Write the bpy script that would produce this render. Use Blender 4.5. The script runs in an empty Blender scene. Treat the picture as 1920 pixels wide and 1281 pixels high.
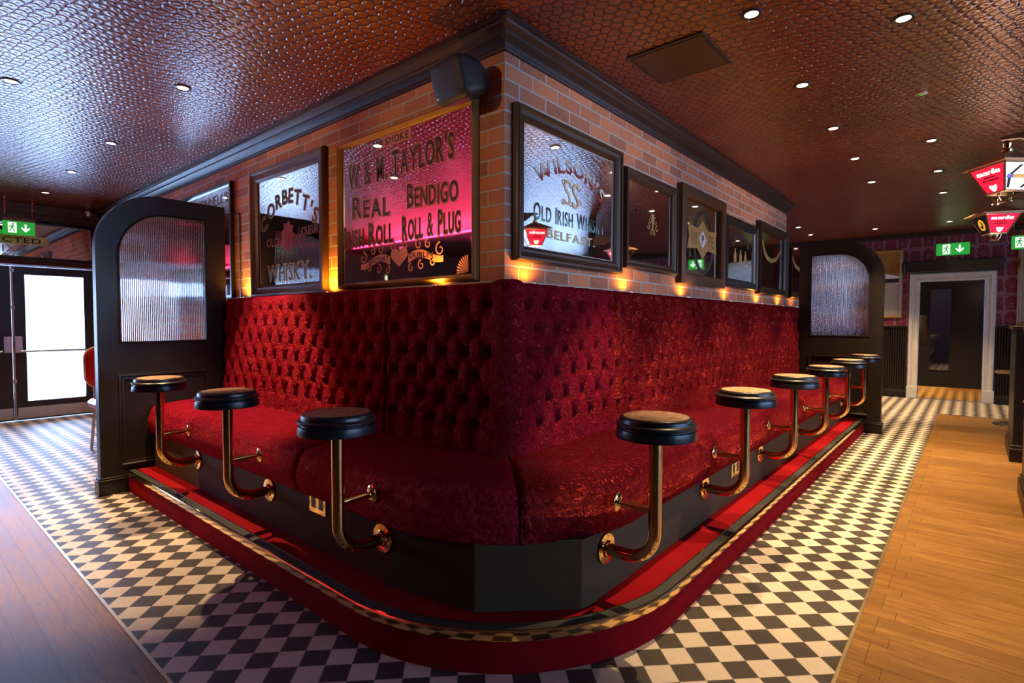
import bpy, bmesh, math, random
import numpy as np
from mathutils import Matrix, Vector
from mathutils.geometry import tessellate_polygon
random.seed(7); RNG = np.random.RandomState(7)
sc = bpy.context.scene
COL = sc.collection
PI = math.pi
R_ = math.radians

# ------------------------------------------------------------------ camera, world, exposure
def cam_axes(yaw, pitch, roll):
    f = np.array([math.cos(yaw)*math.cos(pitch), math.sin(yaw)*math.cos(pitch), -math.sin(pitch)])
    r = np.array([math.sin(yaw), -math.cos(yaw), 0.0]); d = np.cross(f, r)
    c, s = math.cos(roll), math.sin(roll)
    return c*r+s*d, -s*r+c*d, f
cr, cd, cf = cam_axes(R_(40.265), R_(2.05), R_(-.108))
cam_data = bpy.data.cameras.new('camera'); cam = bpy.data.objects.new('camera', cam_data); COL.objects.link(cam)
cam_data.sensor_fit = 'HORIZONTAL'; cam_data.sensor_width = 36.0; cam_data.lens = 1019*36/1920
cam_data.clip_start = .05; cam_data.clip_end = 200
m = Matrix.Identity(4)
for i in range(3):
    m[i][0] = cr[i]; m[i][1] = -cd[i]; m[i][2] = -cf[i]
m[2][3] = 1.25
cam.matrix_world = m
sc.camera = cam

sc.view_settings.view_transform = 'Standard'; sc.view_settings.look = 'None'
sc.view_settings.gamma = 1.0; sc.view_settings.use_curve_mapping = False
sc.view_settings.exposure = 0.15
sc.cycles.use_denoising = True
sc.cycles.max_bounces = 10; sc.cycles.diffuse_bounces = 4; sc.cycles.glossy_bounces = 6
sc.cycles.transmission_bounces = 8; sc.cycles.transparent_max_bounces = 8
sc.cycles.caustics_reflective = False; sc.cycles.caustics_refractive = False
sc.cycles.sample_clamp_indirect = 6.0

DAY = (0.36, 0.56, 1.0)
W = bpy.data.worlds.new('daylight'); sc.world = W; W.use_nodes = True
bg = W.node_tree.nodes['Background']; bg.inputs[0].default_value = (*DAY, 1); bg.inputs[1].default_value = 6.0

def lamp(name, kind, loc, energy, color, parent=None, **k):
    l = bpy.data.lights.new(name, kind); l.energy = energy; l.color = color
    o = bpy.data.objects.new(name, l); COL.objects.link(o); o.location = loc
    for a, v in k.items():
        if a == 'rot': o.rotation_euler = v
        else: setattr(l, a, v)
    if parent: o.parent = parent
    return o
XR_OUT = 11.55
# daylight entering through the street doors (far left) and the shop-front windows behind the camera on the right
def daylight(name, loc, rot, sx, sy, energy):
    o = lamp(name, 'AREA', loc, energy, DAY, rot=rot, shape='RECTANGLE', size=sx, size_y=sy)
    return o
daylight('daylight_doors', (0.6, 9.4, 1.1), (R_(-90), 0, 0), 3.4, 1.7, 300)
daylight('daylight_windows', (4.6, -6.4, 1.6), (R_(90), 0, 0), 7.0, 1.9, 330)
daylight('daylight_side_window', (XR_OUT, -4.7, 1.5), (0, R_(90), 0), 1.9, 2.2, 60)

# ------------------------------------------------------------------ node helpers
def mat(name):
    M = bpy.data.materials.new(name); M.use_nodes = True
    nt = M.node_tree; b = nt.nodes['Principled BSDF']
    return M, nt, b
def N(nt, t, **k):
    n = nt.nodes.new(t)
    for a, v in k.items(): setattr(n, a, v)
    return n
def val(nt, op, a, b=None, c=None):
    n = N(nt, 'ShaderNodeMath', operation=op)
    for i, x in enumerate((a, b, c)):
        if x is None: continue
        if isinstance(x, (int, float)): n.inputs[i].default_value = x
        else: nt.links.new(x, n.inputs[i])
    return n.outputs[0]
def mix(nt, f, a, b):
    n = N(nt, 'ShaderNodeMix', data_type='RGBA')
    for i, x in ((0, f), (6, a), (7, b)):
        if isinstance(x, (int, float)): n.inputs[i].default_value = x
        elif isinstance(x, tuple): n.inputs[i].default_value = (*x[:3], 1)
        else: nt.links.new(x, n.inputs[i])
    return n.outputs[2]
def ramp(nt, f, stops):
    n = N(nt, 'ShaderNodeValToRGB'); nt.links.new(f, n.inputs[0])
    e = n.color_ramp.elements
    while len(e) < len(stops): e.new(0.5)
    for el, (p, c) in zip(e, stops):
        el.position = p; el.color = (*c, 1) if len(c) == 3 else c
    return n.outputs[0]
def noise(nt, vec, scale, detail=3, rough=.55, dist=0):
    n = N(nt, 'ShaderNodeTexNoise'); n.inputs['Scale'].default_value = scale
    n.inputs['Detail'].default_value = detail; n.inputs['Roughness'].default_value = rough
    n.inputs['Distortion'].default_value = dist
    if vec is not None: nt.links.new(vec, n.inputs['Vector'])
    return n.outputs[0]
def coord(nt, kind='Object'):
    return N(nt, 'ShaderNodeTexCoord').outputs[kind]
def mapping(nt, vec, sc_=(1, 1, 1), rot=(0, 0, 0), loc=(0, 0, 0)):
    n = N(nt, 'ShaderNodeMapping'); nt.links.new(vec, n.inputs[0])
    n.inputs['Scale'].default_value = sc_; n.inputs['Rotation'].default_value = rot; n.inputs['Location'].default_value = loc
    return n.outputs[0]
def bump(nt, h, strength, dist, b):
    n = N(nt, 'ShaderNodeBump'); n.inputs['Strength'].default_value = strength; n.inputs['Distance'].default_value = dist
    nt.links.new(h, n.inputs['Height']); nt.links.new(n.outputs[0], b.inputs['Normal']); return n
def simple(name, col, rough=.5, metal=0, emit=None, es=0, spec=.5, coat=0, bumps=None):
    M, nt, b = mat(name)
    b.inputs['Base Color'].default_value = (*col, 1); b.inputs['Roughness'].default_value = rough
    b.inputs['Metallic'].default_value = metal; b.inputs['Specular IOR Level'].default_value = spec
    b.inputs['Coat Weight'].default_value = coat
    v = coord(nt)
    n = noise(nt, v, 14, 4)
    c = mix(nt, n, tuple(x*.82 for x in col), tuple(min(1, x*1.15) for x in col)); nt.links.new(c, b.inputs['Base Color'])
    if bumps: bump(nt, noise(nt, v, bumps[0], 3), bumps[1], .002, b)
    if emit:
        b.inputs['Emission Color'].default_value = (*emit, 1); b.inputs['Emission Strength'].default_value = es
    return M

# ------------------------------------------------------------------ materials
def m_brick():
    M, nt, b = mat('brick')
    uv = N(nt, 'ShaderNodeUVMap').outputs[0]
    wob = noise(nt, uv, 9, 2)
    t = N(nt, 'ShaderNodeTexBrick'); nt.links.new(uv, t.inputs['Vector'])
    t.offset = .5
    for k, v in dict(Scale=1.0, **{'Mortar Size': .0065, 'Mortar Smooth': .2, 'Bias': -.15, 'Brick Width': .225, 'Row Height': .0767}).items(): t.inputs[k].default_value = v
    t.inputs['Color1'].default_value = (.72, .24, .10, 1); t.inputs['Color2'].default_value = (.24, .085, .055, 1)
    t.inputs['Mortar'].default_value = (.52, .46, .40, 1)
    n1 = noise(nt, uv, 34, 6, .75); n2 = noise(nt, uv, 5, 3)
    c = mix(nt, val(nt, 'MULTIPLY', ramp(nt, n1, [(.35, (0, 0, 0)), (.68, (1, 1, 1))]), .5), t.outputs['Color'], (.66, .30, .17))
    c = mix(nt, val(nt, 'MULTIPLY', n2, .22), c, (.26, .11, .07))
    c = mix(nt, t.outputs['Fac'], c, (.50, .44, .39))
    nt.links.new(c, b.inputs['Base Color']); b.inputs['Roughness'].default_value = .85
    h = val(nt, 'ADD', val(nt, 'MULTIPLY', t.outputs['Fac'], -1.0), val(nt, 'MULTIPLY', n1, .35))
    bump(nt, h, .9, .006, b)
    return M
def m_velvet(name, col, crush):
    M, nt, b = mat(name)
    v = coord(nt)
    n = noise(nt, v, 26, 5, .62, 2.2); n2 = noise(nt, v, 6, 3, .6, .6); n3 = noise(nt, v, 420, 2)
    dark = tuple(x*.55 for x in col); light = tuple(min(1, x*1.25) for x in col)
    f = ramp(nt, n, [(.38, (0, 0, 0)), (.62, (1, 1, 1))])
    c = mix(nt, f, dark, light)
    nt.links.new(c, b.inputs['Base Color'])
    b.inputs['Roughness'].default_value = .9; b.inputs['Specular IOR Level'].default_value = .0
    h = val(nt, 'ADD', val(nt, 'MULTIPLY', ramp(nt, n, [(.40, (0, 0, 0)), (.60, (1, 1, 1))]), crush*.45), val(nt, 'MULTIPLY', n3, .05))
    h = val(nt, 'ADD', h, val(nt, 'MULTIPLY', n2, crush*.8))
    bn = bump(nt, h, .8 if crush < 1.5 else 1.0, .02 if crush < 1.5 else .028, b)
    # the pile: a soft red sheen that catches the lamps
    g = N(nt, 'ShaderNodeBsdfGlossy'); g.inputs['Roughness'].default_value = .46 if crush < 1.5 else .36; g.inputs[0].default_value = (1.0, .10, .07, 1)
    nt.links.new(bn.outputs[0], g.inputs['Normal'])
    x = N(nt, 'ShaderNodeMixShader'); x.inputs[0].default_value = .14 if crush < 1.5 else .24
    nt.links.new(b.outputs[0], x.inputs[1]); nt.links.new(g.outputs[0], x.inputs[2]); nt.links.new(x.outputs[0], nt.nodes['Material Output'].inputs[0])
    return M
def m_carpet(name, col):
    M, nt, b = mat(name); v = coord(nt)
    n = noise(nt, v, 260, 3, .7); n2 = noise(nt, v, 5, 3)
    c = mix(nt, n, tuple(x*.6 for x in col), tuple(x*1.2 for x in col))
    c = mix(nt, val(nt, 'MULTIPLY', n2, .25), c, tuple(x*.6 for x in col))
    nt.links.new(c, b.inputs['Base Color']); b.inputs['Roughness'].default_value = .95
    b.inputs['Specular IOR Level'].default_value = .05
    bump(nt, n, .5, .004, b); return M
def m_ceiling():
    M, nt, b = mat('embossed_ceiling')
    v = coord(nt)
    s = .060
    p = mapping(nt, v, (1/s, 1/(s*1.0), 0), (0, 0, R_(18)))
    wob = N(nt, 'ShaderNodeTexNoise'); nt.links.new(v, wob.inputs['Vector']); wob.inputs['Scale'].default_value = 7
    def vm(op, a, bb=None):
        n = N(nt, 'ShaderNodeVectorMath', operation=op)
        for i, x in enumerate((a, bb)):
            if x is None: continue
            if isinstance(x, tuple): n.inputs[i].default_value = x
            else: nt.links.new(x, n.inputs[i])
        return n
    pw = vm('ADD', p, vm('MULTIPLY', wob.outputs[1], (.95, .95, 0)).outputs[0]).outputs[0]
    S = (1.0, 1.7320508, 1.0)
    def cell(off):
        q = vm('ADD', pw, off).outputs[0]
        n = vm('DIVIDE', q, S).outputs[0]
        fr = vm('FRACTION', n).outputs[0]
        c_ = vm('MULTIPLY', vm('SUBTRACT', fr, (.5, .5, .5)).outputs[0], (1.0, 1.7320508, 0)).outputs[0]
        return vm('LENGTH', c_).outputs['Value']
    a = cell((100, 100, 0)); c2 = cell((100.5, 100.8660254, 0))
    d = val(nt, 'MINIMUM', a, c2)
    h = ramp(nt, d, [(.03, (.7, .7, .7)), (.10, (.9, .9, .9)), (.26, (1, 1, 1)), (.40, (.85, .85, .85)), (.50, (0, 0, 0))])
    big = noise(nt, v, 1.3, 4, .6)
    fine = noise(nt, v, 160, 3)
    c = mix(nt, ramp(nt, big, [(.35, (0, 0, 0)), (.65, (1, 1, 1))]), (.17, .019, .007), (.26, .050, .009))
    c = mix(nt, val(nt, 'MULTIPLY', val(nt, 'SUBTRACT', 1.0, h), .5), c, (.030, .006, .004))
    nt.links.new(c, b.inputs['Base Color'])
    b.inputs['Roughness'].default_value = .24; b.inputs['Specular IOR Level'].default_value = 1.0
    b.inputs['Metallic'].default_value = .0; b.inputs['Coat Weight'].default_value = .35; b.inputs['Coat Roughness'].default_value = .16; b.inputs['Coat IOR'].default_value = 1.6
    hh = val(nt, 'ADD', h, val(nt, 'MULTIPLY', fine, .15))
    bp_ = bump(nt, hh, .9, .007, b); nt.links.new(bp_.outputs[0], b.inputs['Coat Normal'])
    return M
def m_tiles():
    M, nt, b = mat('checker_tiles')
    v = coord(nt)
    sp = N(nt, 'ShaderNodeSeparateXYZ'); nt.links.new(v, sp.inputs[0])
    d = .1361
    x = val(nt, 'DIVIDE', val(nt, 'SUBTRACT', sp.outputs[0], 2.195-40*d), d)
    y = val(nt, 'DIVIDE', val(nt, 'SUBTRACT', sp.outputs[1], .338), d)
    p = val(nt, 'ADD', x, y); q = val(nt, 'SUBTRACT', x, y)
    s = val(nt, 'ADD', val(nt, 'FLOOR', p), val(nt, 'FLOOR', q))
    par = val(nt, 'PINGPONG', s, 1.0)
    fp = val(nt, 'ABSOLUTE', val(nt, 'SUBTRACT', val(nt, 'FRACT', p), .5)); fq = val(nt, 'ABSOLUTE', val(nt, 'SUBTRACT', val(nt, 'FRACT', q), .5))
    g = val(nt, 'MAXIMUM', fp, fq)
    grout = val(nt, 'GREATER_THAN', g, .486)
    n = noise(nt, v, 30, 4, .6); n2 = noise(nt, v, 2.2, 3)
    dk = mix(nt, n, (.030, .024, .022), (.055, .044, .040)); lt = mix(nt, n, (.56, .46, .36), (.68, .58, .46))
    c = mix(nt, par, dk, lt)
    c = mix(nt, val(nt, 'MULTIPLY', n2, .18), c, (.25, .19, .14))
    c = mix(nt, grout, c, (.30, .24, .19))
    nt.links.new(c, b.inputs['Base Color']); b.inputs['Specular IOR Level'].default_value = .22
    r = val(nt, 'ADD', .46, val(nt, 'MULTIPLY', n2, .16)); nt.links.new(r, b.inputs['Roughness'])
    bump(nt, val(nt, 'SUBTRACT', val(nt, 'MULTIPLY', n, .1), grout), .35, .002, b)
    return M
def m_boards():
    M, nt, b = mat('wood_boards')
    v = coord(nt)
    vv = mapping(nt, v, (1, 1, 1), (0, 0, R_(90)))
    t = N(nt, 'ShaderNodeTexBrick'); nt.links.new(vv, t.inputs['Vector']); t.offset = .37; t.offset_frequency = 1
    t.squash = .8; t.squash_frequency = 3
    for k, x in {'Scale': 1, 'Mortar Size': .0012, 'Mortar Smooth': .1, 'Bias': 0, 'Brick Width': .74, 'Row Height': .083}.items(): t.inputs[k].default_value = x
    t.inputs['Color1'].default_value = (.0, .0, .0, 1); t.inputs['Color2'].default_value = (1, 1, 1, 1); t.inputs['Mortar'].default_value = (.5, .5, .5, 1)
    g = noise(nt, mapping(nt, v, (16, 1.5, 1)), 3.2, 6, .65, .6)
    tone = mix(nt, t.outputs['Color'], (.25, .110, .022), (.41, .205, .046))
    c = mix(nt, ramp(nt, g, [(.35, (0, 0, 0)), (.7, (1, 1, 1))]), (.18, .074, .015), tone)
    c = mix(nt, val(nt, 'MULTIPLY', noise(nt, v, 2.4, 3), .35), c, (.16, .085, .035))
    c = mix(nt, val(nt, 'MULTIPLY', t.outputs['Fac'], .75), c, (.035, .018, .010))
    nt.links.new(c, b.inputs['Base Color'])
    r = val(nt, 'ADD', .34, val(nt, 'MULTIPLY', g, .25)); nt.links.new(r, b.inputs['Roughness']); b.inputs['Specular IOR Level'].default_value = .25
    h = val(nt, 'SUBTRACT', val(nt, 'MULTIPLY', g, .25), t.outputs['Fac']); bump(nt, h, .35, .002, b)
    return M
def m_damask():
    M, nt, b = mat('damask_wallpaper')
    uv = N(nt, 'ShaderNodeUVMap').outputs[0]
    n = N(nt, 'ShaderNodeTexNoise'); nt.links.new(uv, n.inputs['Vector']); n.inputs['Scale'].default_value = 14
    sp = N(nt, 'ShaderNodeSeparateXYZ'); nt.links.new(uv, sp.inputs[0])
    u = val(nt, 'PINGPONG', sp.outputs[0], .17); v = sp.outputs[1]
    dn = N(nt, 'ShaderNodeCombineXYZ'); nt.links.new(u, dn.inputs[0]); nt.links.new(val(nt, 'WRAP', v, .52, 0), dn.inputs[1])
    nn = noise(nt, dn.outputs[0], 15, 2)
    w = val(nt, 'ADD', v, val(nt, 'MULTIPLY', val(nt, 'SUBTRACT', nn, .5), .10))
    a = val(nt, 'MULTIPLY', val(nt, 'COSINE', val(nt, 'MULTIPLY', u, PI/.17)), val(nt, 'COSINE', val(nt, 'MULTIPLY', w, 2*PI/.52)))
    a = val(nt, 'ADD', a, val(nt, 'MULTIPLY', val(nt, 'SUBTRACT', nn, .5), .75))
    n3_ = noise(nt, dn.outputs[0], 34, 2)
    band = val(nt, 'LESS_THAN', val(nt, 'ABSOLUTE', val(nt, 'SUBTRACT', a, .05)), val(nt, 'MULTIPLY', val(nt, 'SUBTRACT', n3_, .30), 1.25))
    leaf = val(nt, 'MULTIPLY', val(nt, 'GREATER_THAN', val(nt, 'ABSOLUTE', a), .62), val(nt, 'GREATER_THAN', n3_, .57))
    f = val(nt, 'MAXIMUM', band, leaf)
    c = mix(nt, f, (.17, .008, .030), (.25, .12, .16))
    nt.links.new(c, b.inputs['Base Color']); b.inputs['Roughness'].default_value = .55
    return M
def m_mirror():
    M, nt, b = mat('mirror'); v = coord(nt)
    b.inputs['Metallic'].default_value = 1; b.inputs['Base Color'].default_value = (.86, .84, .82, 1)
    n = noise(nt, v, 3, 3)
    r = val(nt, 'ADD', .01, val(nt, 'MULTIPLY', n, .03)); nt.links.new(r, b.inputs['Roughness'])
    return M
def m_thin_glass(name, tint=(1, 1, 1), gl=.08):
    M, nt, b = mat(name); nt.nodes.remove(b)
    o = nt.nodes['Material Output']
    t = N(nt, 'ShaderNodeBsdfTransparent'); t.inputs[0].default_value = (*tint, 1)
    g = N(nt, 'ShaderNodeBsdfGlossy'); g.inputs['Roughness'].default_value = .02
    fr = N(nt, 'ShaderNodeFresnel'); fr.inputs[0].default_value = 1.45
    x = N(nt, 'ShaderNodeMixShader'); nt.links.new(val(nt, 'ADD', fr.outputs[0], gl*.2), x.inputs[0])
    nt.links.new(t.outputs[0], x.inputs[1]); nt.links.new(g.outputs[0], x.inputs[2]); nt.links.new(x.outputs[0], o.inputs[0])
    return M
def m_reeded():
    M, nt, b = mat('reeded_glass'); v = coord(nt)
    sp = N(nt, 'ShaderNodeSeparateXYZ'); nt.links.new(v, sp.inputs[0])
    h = val(nt, 'SINE', val(nt, 'MULTIPLY', sp.outputs[0], 2*PI/.0125))
    bn = N(nt, 'ShaderNodeBump'); bn.inputs['Strength'].default_value = 1.0; bn.inputs['Distance'].default_value = .0019; nt.links.new(h, bn.inputs['Height'])
    nt.nodes.remove(b); o = nt.nodes['Material Output']
    g = N(nt, 'ShaderNodeBsdfGlass'); g.inputs['Roughness'].default_value = .05; g.inputs['IOR'].default_value = 1.3
    gl = N(nt, 'ShaderNodeBsdfGlossy'); gl.inputs['Roughness'].default_value = .07; gl.inputs[0].default_value = (.85, .74, .66, 1)
    nt.links.new(bn.outputs[0], g.inputs['Normal']); nt.links.new(bn.outputs[0], gl.inputs['Normal'])
    x = N(nt, 'ShaderNodeMixShader'); x.inputs[0].default_value = .20
    nt.links.new(g.outputs[0], x.inputs[1]); nt.links.new(gl.outputs[0], x.inputs[2]); nt.links.new(x.outputs[0], o.inputs[0])
    return M
def m_wood(name, c1, c2, rough=.35, scale=(2, 2, 30), coat=.0):
    M, nt, b = mat(name); v = coord(nt)
    g = noise(nt, mapping(nt, v, scale), 2.0, 5, .6, .4)
    c = mix(nt, g, c1, c2); nt.links.new(c, b.inputs['Base Color']); b.inputs['Roughness'].default_value = rough; b.inputs['Specular IOR Level'].default_value = .28
    b.inputs['Coat Weight'].default_value = coat; b.inputs['Coat Roughness'].default_value = .15
    bump(nt, g, .12, .002, b); return M
def m_brass():
    M, nt, b = mat('polished_brass'); v = coord(nt)
    n = noise(nt, v, 6, 3)
    c = mix(nt, n, (.80, .50, .17), (.93, .64, .27)); nt.links.new(c, b.inputs['Base Color'])
    b.inputs['Metallic'].default_value = 1; b.inputs['Roughness'].default_value = .09
    r = val(nt, 'ADD', .06, val(nt, 'MULTIPLY', noise(nt, v, 30, 3), .08)); nt.links.new(r, b.inputs['Roughness'])
    return M
def m_marbled():
    M, nt, b = mat('printed_pad'); v = coord(nt)
    n = noise(nt, v, 12, 4, .6, 1.6); n2 = noise(nt, v, 55, 3, .6)
    c = ramp(nt, n, [(.32, (.50, .34, .20)), (.44, (.36, .16, .07)), (.50, (.54, .38, .24)), (.58, (.26, .05, .02)), (.70, (.42, .24, .12))])
    c = mix(nt, val(nt, 'MULTIPLY', n2, .3), c, (.20, .08, .04))
    nt.links.new(c, b.inputs['Base Color']); b.inputs['Roughness'].default_value = .45
    return M
def m_grad(name, top, bottom):
    M, nt, b = mat(name)
    a = N(nt, 'ShaderNodeAttribute'); a.attribute_name = 'tone'
    c = ramp(nt, a.outputs['Fac'], [(.30, bottom), (.62, top)])
    nt.links.new(c, b.inputs['Base Color']); b.inputs['Roughness'].default_value = .4
    return M
MT = dict(
    brick=m_brick(), velvet=m_velvet('red_velvet_lit_tone', (.215, .0013, .026), 1.0), crushed=m_velvet('crushed_red_velvet_shade_tone', (.120, .0008, .016), 1.9),  # one velvet; left run's stronger light and right run's shade set in colour
    velvet_half_lit=m_velvet('red_velvet_half_lit_tone', (.165, .0010, .024), 1.4),  # same velvet; the corner's middling light painted into its base colour
    carpet=m_carpet('red_carpet', (.29, .006, .010)), ceiling=m_ceiling(), tiles=m_tiles(), boards=m_boards(), damask=m_damask(),
    mirror=m_mirror(), glass=m_thin_glass('clear_glass'), darkglass=m_thin_glass('dark_glass', (.45, .45, .45), .5), reeded=m_reeded(), brass=m_brass(), pad=m_marbled(),
    black_wood=m_wood('black_stained_wood', (.010, .007, .006), (.022, .014, .012), .42, coat=.08),
    cornice=m_wood('cornice_wood', (.022, .012, .010), (.050, .026, .022), .44, coat=.05),
    frame_brown=m_wood('brown_frame_wood', (.06, .026, .012), (.12, .055, .024), .38),
    frame_dark=m_wood('dark_frame_wood', (.022, .012, .008), (.065, .033, .018), .38),
    frame_gold=m_wood('gilt_frame_wood', (.24, .11, .03), (.42, .21, .06), .36),
    frame_black=simple('black_frame_wood', (.010, .009, .010), .3),
    black_satin=simple('black_satin', (.016, .015, .017), .32, bumps=(60, .1)),
    plinth=simple('satin_black_panel', (.080, .056, .030), .6, spec=.15),
    white_paint=simple('white_paint', (.62, .58, .50), .4),
    grey_plaster=simple('plaster', (.18, .10, .075), .7),
    red_plaster=simple('red_plaster', (.20, .02, .03), .6),
    trim_metal=simple('trim_strip_metal', (.55, .42, .25), .4, 1),
    tread=simple('black_tread', (.035, .033, .032), .55, bumps=(200, .4)),
    steel=simple('brushed_steel', (.55, .57, .62), .35, 1),
    gold_paint=simple('gold_leaf', (.62, .40, .13), .35, .55),
    dark_paint=simple('dark_lettering', (.035, .016, .012), .45),
    cream_paint=simple('cream_lettering', (.68, .52, .30), .45),
    pink_paint=simple('pink_etching', (.62, .22, .18), .5),
    red_paint=simple('red_lettering', (.28, .018, .016), .45),
    brown_paint=simple('brown_lettering', (.16, .04, .02), .5),
    white_letter=simple('white_lettering', (.75, .72, .68), .45),
    teal_paint=m_grad('teal_black_lettering', (.012, .014, .016), (.16, .36, .38)),
    wilson=m_grad('white_red_lettering', (.62, .58, .55), (.30, .025, .02)),
    lens=simple('lamp_lens', (.9, .85, .75), .4, emit=(1, .80, .52), es=22),
    sign_green=simple('exit_sign_green', (.02, .35, .05), .4, emit=(.03, .50, .06), es=.55),
    sign_white=simple('exit_sign_white', (.8, .9, .8), .4, emit=(.8, 1, .82), es=1.1),
    lamp_red=simple('lantern_red_panel', (.55, .01, .04), .3, emit=(.95, .012, .05), es=1.1),
    lamp_white=simple('lantern_white_panel', (.85, .82, .75), .3, emit=(1, .92, .78), es=1.25),
    lamp_black=simple('lantern_black_print', (.02, .015, .015), .4),
    lamp_yellow=simple('lantern_yellow_print', (.8, .45, .03), .4, emit=(1, .55, .04), es=.6),
    lamp_blue=simple('lantern_blue_print', (.16, .18, .5), .4, emit=(.2, .25, .8), es=.5),
    copper=simple('lantern_copper', (.45, .25, .13), .35, .8),
    pink_led=simple('pink_led', (.9, .2, .3), .4, emit=(1, .03, .14), es=9),
    warm_led=simple('warm_led', (.9, .8, .6), .4, emit=(1, .75, .45), es=8),
    panel_copper=m_wood('copper_panel', (.055, .020, .010), (.11, .036, .016), .35, (3, 3, 3)),
    speaker=simple('speaker_black', (.018, .018, .020), .38, bumps=(300, .15)),
    grille=simple('speaker_grille', (.016, .014, .013), .55, bumps=(500, .4)),
    red_leather=simple('red_leather', (.42, .015, .02), .3),
    pavement=simple('pavement', (.5, .5, .5), .8), print_=simple('street_print', (.45, .38, .30), .3),
    table_wood=m_wood('table_wood', (.20, .10, .04), (.36, .20, .09), .3),
)

# ------------------------------------------------------------------ mesh builder
class MB:
    def __init__(s): s.v = []; s.f = []; s.t = []
    def add(s, v, f, M=None, tone=None):
        o = len(s.v)
        for i, p in enumerate(v):
            s.v.append(tuple(M @ Vector(p)) if M is not None else tuple(p)); s.t.append(tone[i] if tone is not None else 0.0)
        s.f += [tuple(i+o for i in q) for q in f]; return s
    def box(s, x0, x1, y0, y1, z0, z1, M=None):
        v = [(x0,y0,z0),(x1,y0,z0),(x1,y1,z0),(x0,y1,z0),(x0,y0,z1),(x1,y0,z1),(x1,y1,z1),(x0,y1,z1)]
        return s.add(v, [(3,2,1,0),(4,5,6,7),(0,1,5,4),(1,2,6,5),(2,3,7,6),(3,0,4,7)], M)
    def lathe(s, prof, n=40, M=None, caps=True):
        v = []; f = []
        for r, z in prof:
            for k in range(n): a = 2*PI*k/n; v.append((r*math.cos(a), r*math.sin(a), z))
        for i in range(len(prof)-1):
            for k in range(n):
                k2 = (k+1) % n; f.append((i*n+k, i*n+k2, (i+1)*n+k2, (i+1)*n+k))
        if caps:
            f.append(tuple(range(n-1, -1, -1))); f.append(tuple((len(prof)-1)*n+k for k in range(n)))
        return s.add(v, f, M)
    def tube(s, pts, r, n=16, M=None):
        P = [Vector(p) for p in pts]; v = []; f = []
        up = None
        for i, p in enumerate(P):
            t = (P[min(i+1, len(P)-1)]-P[max(i-1, 0)]).normalized()
            if up is None:
                up = Vector((0, 0, 1)) if abs(t.z) < .9 else Vector((1, 0, 0))
            a = up - t*up.dot(t); a.normalize(); b = t.cross(a); up = a
            rr = r[i] if isinstance(r, (list, tuple)) else r
            for k in range(n):
                q = p + a*(rr*math.cos(2*PI*k/n)) + b*(rr*math.sin(2*PI*k/n)); v.append(tuple(q))
        for i in range(len(P)-1):
            for k in range(n):
                k2 = (k+1) % n; f.append((i*n+k, i*n+k2, (i+1)*n+k2, (i+1)*n+k))
        f.append(tuple(range(n-1, -1, -1))); f.append(tuple((len(P)-1)*n+k for k in range(n)))
        return s.add(v, f, M)
    def prism(s, outer, z0, z1, holes=(), M=None):
        """polygon in local xy (counter-clockwise), extruded z0..z1"""
        loops = [list(outer)] + [list(h) for h in holes]
        tess = tessellate_polygon([[Vector((x, y, 0)) for x, y in l] for l in loops])
        flat = [p for l in loops for p in l]; n = len(flat)
        v = [(x, y, z0) for x, y in flat] + [(x, y, z1) for x, y in flat]; f = []
        for a, b, c in tess:
            ar = (flat[b][0]-flat[a][0])*(flat[c][1]-flat[a][1])-(flat[b][1]-flat[a][1])*(flat[c][0]-flat[a][0])
            if ar < 0: b, c = c, b
            f.append((a+n, b+n, c+n)); f.append((c, b, a))
        o = 0
        for l in loops:
            k = len(l)
            for i in range(k):
                j = (i+1) % k; f.append((o+i, o+j, o+j+n, o+i+n))
            o += k
        return s.add(v, f, M)
    def sweep(s, path, prof, closed=False, M=None, smoothpath=False):
        """path: 2-D points; prof: list of (offset to the right of travel, z). Mitred."""
        n = len(path); v = []; f = []; k = len(prof)
        for i, p in enumerate(path):
            def d(a, b):
                x, y = b[0]-a[0], b[1]-a[1]; L = math.hypot(x, y) or 1; return x/L, y/L
            if closed: d0 = d(path[i-1], p); d1 = d(p, path[(i+1) % n])
            else:
                d0 = d(path[max(i-1, 0)], path[max(i, 1)]); d1 = d(path[min(i, n-2)], path[min(i+1, n-1)])
            n0 = (d0[1], -d0[0]); n1 = (d1[1], -d1[0])
            mx, my = n0[0]+n1[0], n0[1]+n1[1]; L = math.hypot(mx, my); mx /= L; my /= L
            sc_ = 1/max(.3, mx*n0[0]+my*n0[1])
            for o, z in prof: v.append((p[0]+mx*o*sc_, p[1]+my*o*sc_, z))
        rng = n if closed else n-1
        for i in range(rng):
            j = (i+1) % n
            for a in range(k-1): f.append((i*k+a, j*k+a, j*k+a+1, i*k+a+1))
        if not closed:
            f.append(tuple(range(k))[::-1]); f.append(tuple((n-1)*k+a for a in range(k)))
        return s.add(v, f, M)
    def build(s, name, m, parent=None, smooth=35, bevel=0, kind=None, label=None):
        me = bpy.data.meshes.new(name); me.from_pydata(s.v, [], s.f); me.validate(); me.update()
        b = bmesh.new(); b.from_mesh(me); bmesh.ops.recalc_face_normals(b, faces=b.faces); b.to_mesh(me); b.free()
        if any(s.t) and len(s.t) == len(me.vertices):
            at = me.attributes.new('tone', 'FLOAT', 'POINT'); at.data.foreach_set('value', s.t)
        o = bpy.data.objects.new(name, me); COL.objects.link(o)
        me.materials.append(m)
        if smooth:
            me.polygons.foreach_set('use_smooth', [True]*len(me.polygons)); me.set_sharp_from_angle(angle=R_(smooth))
        if bevel:
            q = o.modifiers.new('bevel', 'BEVEL'); q.width = bevel; q.segments = 2; q.limit_method = 'ANGLE'; q.angle_limit = R_(40)
        if parent: o.parent = parent
        if kind: o['kind'] = kind
        if label: o['label'] = label
        return o
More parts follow.
